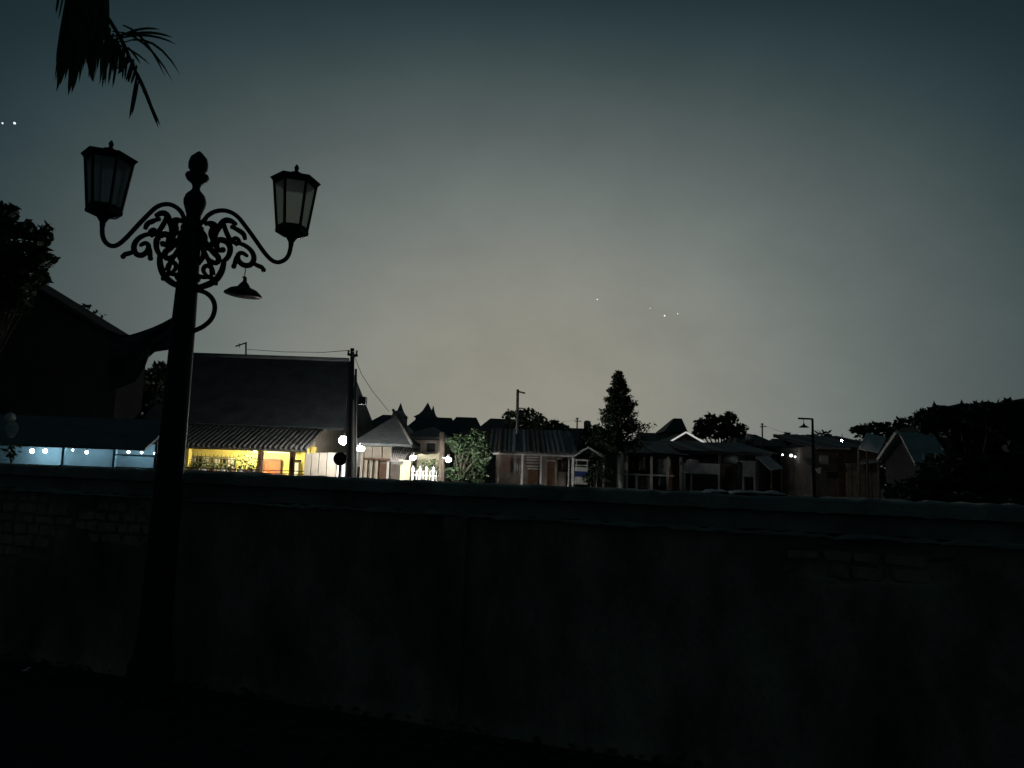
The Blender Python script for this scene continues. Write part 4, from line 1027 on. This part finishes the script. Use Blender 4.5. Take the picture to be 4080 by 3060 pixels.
e_ = d2.normalized() * .12; g3 = [Vector((gA.x, gA.y, 0)), gA, gB - Vector((0, 0, .06)), gC, Vector((gC.x, gC.y, 0))]
g3 = [p + e_ for p in g3]; g4 = [p + d2 * .9 for p in g3]
MB().add(g3 + g4, [(4, 3, 2, 1, 0), (5, 6, 7, 8, 9), (0, 1, 6, 5), (1, 2, 7, 6), (2, 3, 8, 7), (3, 4, 9, 8), (4, 0, 5, 9)]).build('wall', M['roofblack'], th)
MB().tube([gA - e_ * .3, gB - e_ * .3], .06, 6).build('barge_board', M['white'], th)
t = thing('yard_bulb', 'single small bulb left of the pale triangular tarpaulin roof', 'bulb', P(3354, 1762, 23.8), 'bulbs over the right-hand yard')
MB().ball(P(3354, 1756, 23.8), .027, 10).build('globe', M['bulb_bright'], t, True)
MB().tube([P(3354, 1750, 23.8), P(3356, 1730, 24)], .012, 5).build('cord', M['cable'], t)
# temple-like roof with finials on the rise
rr_ = thing('ridge_roof', 'dark curved ridge roof with three spiky finials at the far right', 'roof', (P(3820, 1850, 22).x, 22, 0))
a, c = P(3660, 1660, 22), P(4180, 1640, 22)
r0_, r1_ = P(3722, 1612, 24), P(4120, 1596, 24)
pts0 = [r0_, P(3780, 1617, 24), P(3830, 1606, 24), P(3900, 1610, 24), P(3960, 1606, 24), P(4120, 1580, 24)]
bots = [a.lerp(c, i / 5) for i in range(6)]
b = MB().add(pts0 + bots, [(i, i + 6, i + 7, i + 1) for i in range(5)]); 
o = b.build('roof', M['roofdark'], rr_); mo = o.modifiers.new('thick', 'SOLIDIFY'); mo.thickness = .08
MB().box(a.x + 1.6, c.x, 22.4, 26, 0, min(a.z, c.z) - .05).build('wall', M['roofblack'], rr_)
for x, y in ((3722, 1613), (3832, 1607), (3890, 1609)):
    p = P(x, y, 24); MB().lathe([(.07, -.05), (.05, .03), (.03, .06), (.0, .16)], p, 8).build('finial', M['roofdark'], rr_)
tree('dark_tree', 'large black tree mass filling the far right edge', [(3700, 1690, 50, 35), (3740, 1660, 50, 35),  (3820, 1670, 90, 50), (3950, 1660, 100, 50), (4060, 1650, 80, 60), (3840, 1770, 80, 60), (3900, 1780, 120, 90), (4050, 1780, 110, 110), (3740, 1880, 80, 70), (3850, 1900, 120, 80), (4020, 1920, 120, 100), (3660, 1950, 90, 40)], 12.5, 3900, 5200, .11, seed=91, tr=.09, spread=1.0)
shrub('low black scrub at the foot of the dark hut on the right', [(3560, 1960, 50, 40), (3640, 1980, 60, 40), (3720, 1990, 60, 40), (3830, 2000, 80, 40), (3960, 2010, 80, 40), (4060, 2020, 60, 40)], 11, 900, .07, 'leafdark', 93)

# ------------------------------------------------------------------ things lying on the parapet and pavement
def heap(name, label, x0_, x1_, y, hpx, Y, m, seed, cat='cloth'):
    rn = random.Random(seed); a, c = P(x0_, y, Y), P(x1_, y, Y); k = Y / FPX
    t = thing(name, label, cat, ((a.x + c.x) / 2, Y, 1.52))
    b = MB(); nx, ny = 24, 8
    for i in range(nx + 1):
        for j in range(ny + 1):
            f = i / nx; g_ = j / ny; x = a.x + (c.x - a.x) * f
            yy = 4.55 - .337 * x - .02 + .22 * g_
            e = min(1, 6 * min(f, 1 - f)) * math.sin(math.pi * min(1, g_ * 1.0 + .08)) ** .5
            b.v.append(Vector((x, yy, 1.518 + hpx * k * e * (.75 + .35 * noise.noise(Vector((f * 6, g_ * 3, seed)))) - .002)))
    for i in range(nx):
        for j in range(ny):
            q = i * (ny + 1) + j; b.f.append([q, q + ny + 1, q + ny + 2, q + 1])
    b.build('fabric', m, t, True); return t
heap('folded_sheet', 'long grey sheet lying along the top of the parapet at right', 2965, 3205, 1962, 24, 3.85, M['tarp'], 3)
heap('crumpled_bag', 'small crumpled pale bag on the parapet left of the grey sheet', 2862, 2950, 1955, 22, 3.95, M['greywhite'], 5, 'bag')
sc_ = thing('plastic_scrap', 'tiny white plastic scrap on the pavement at lower left', 'litter', P(100, 2655, 5.35))
p = P(100, 2655, 5.35); p.z = .05
b = MB(); rn = random.Random(4)
b.add([p + Vector((rn.uniform(-.04, .04), rn.uniform(-.03, .03), rn.uniform(0, .035))) for _ in range(8)], [(0, 1, 2), (1, 2, 3), (2, 3, 4), (3, 4, 5), (4, 5, 6), (5, 6, 7)])
b.build('film', M['white'], sc_)

# ------------------------------------------------------------------ far hillside lights; hairline masts added to hold them up
for x, y, r, Y, lb in ((10, 491, 3.5, 262, 'small light right at the left edge of the sky beside a brighter one'), (58, 491, 5, 260, 'tiny bright light high at the left edge of the sky'), (2380, 1193, 2.5, 600, 'tiny light in the sky above the conifer'), (2648, 1258, 3.2, 600, 'brighter of the tiny lights low in the sky right of the conifer'), (2700, 1250, 2, 610, 'faintest tiny light low in the sky right of the conifer'), (2590, 1228, 1.6, 620, 'faint tiny light between the two brighter ones in the sky')):
    c = P(x, y, Y); k = Y / FPX
    t = thing('far_light', lb, 'light', (c.x, Y, 0), 'tiny lights in the sky')
    MB().tube([(c.x, Y, 0), c], .005, 4).build('mast', M['metalpole'], t)  # support added below the light, no real mast
    MB().ball(c, r * k, 8).build('lamp', M['bulb_far'], t, True)
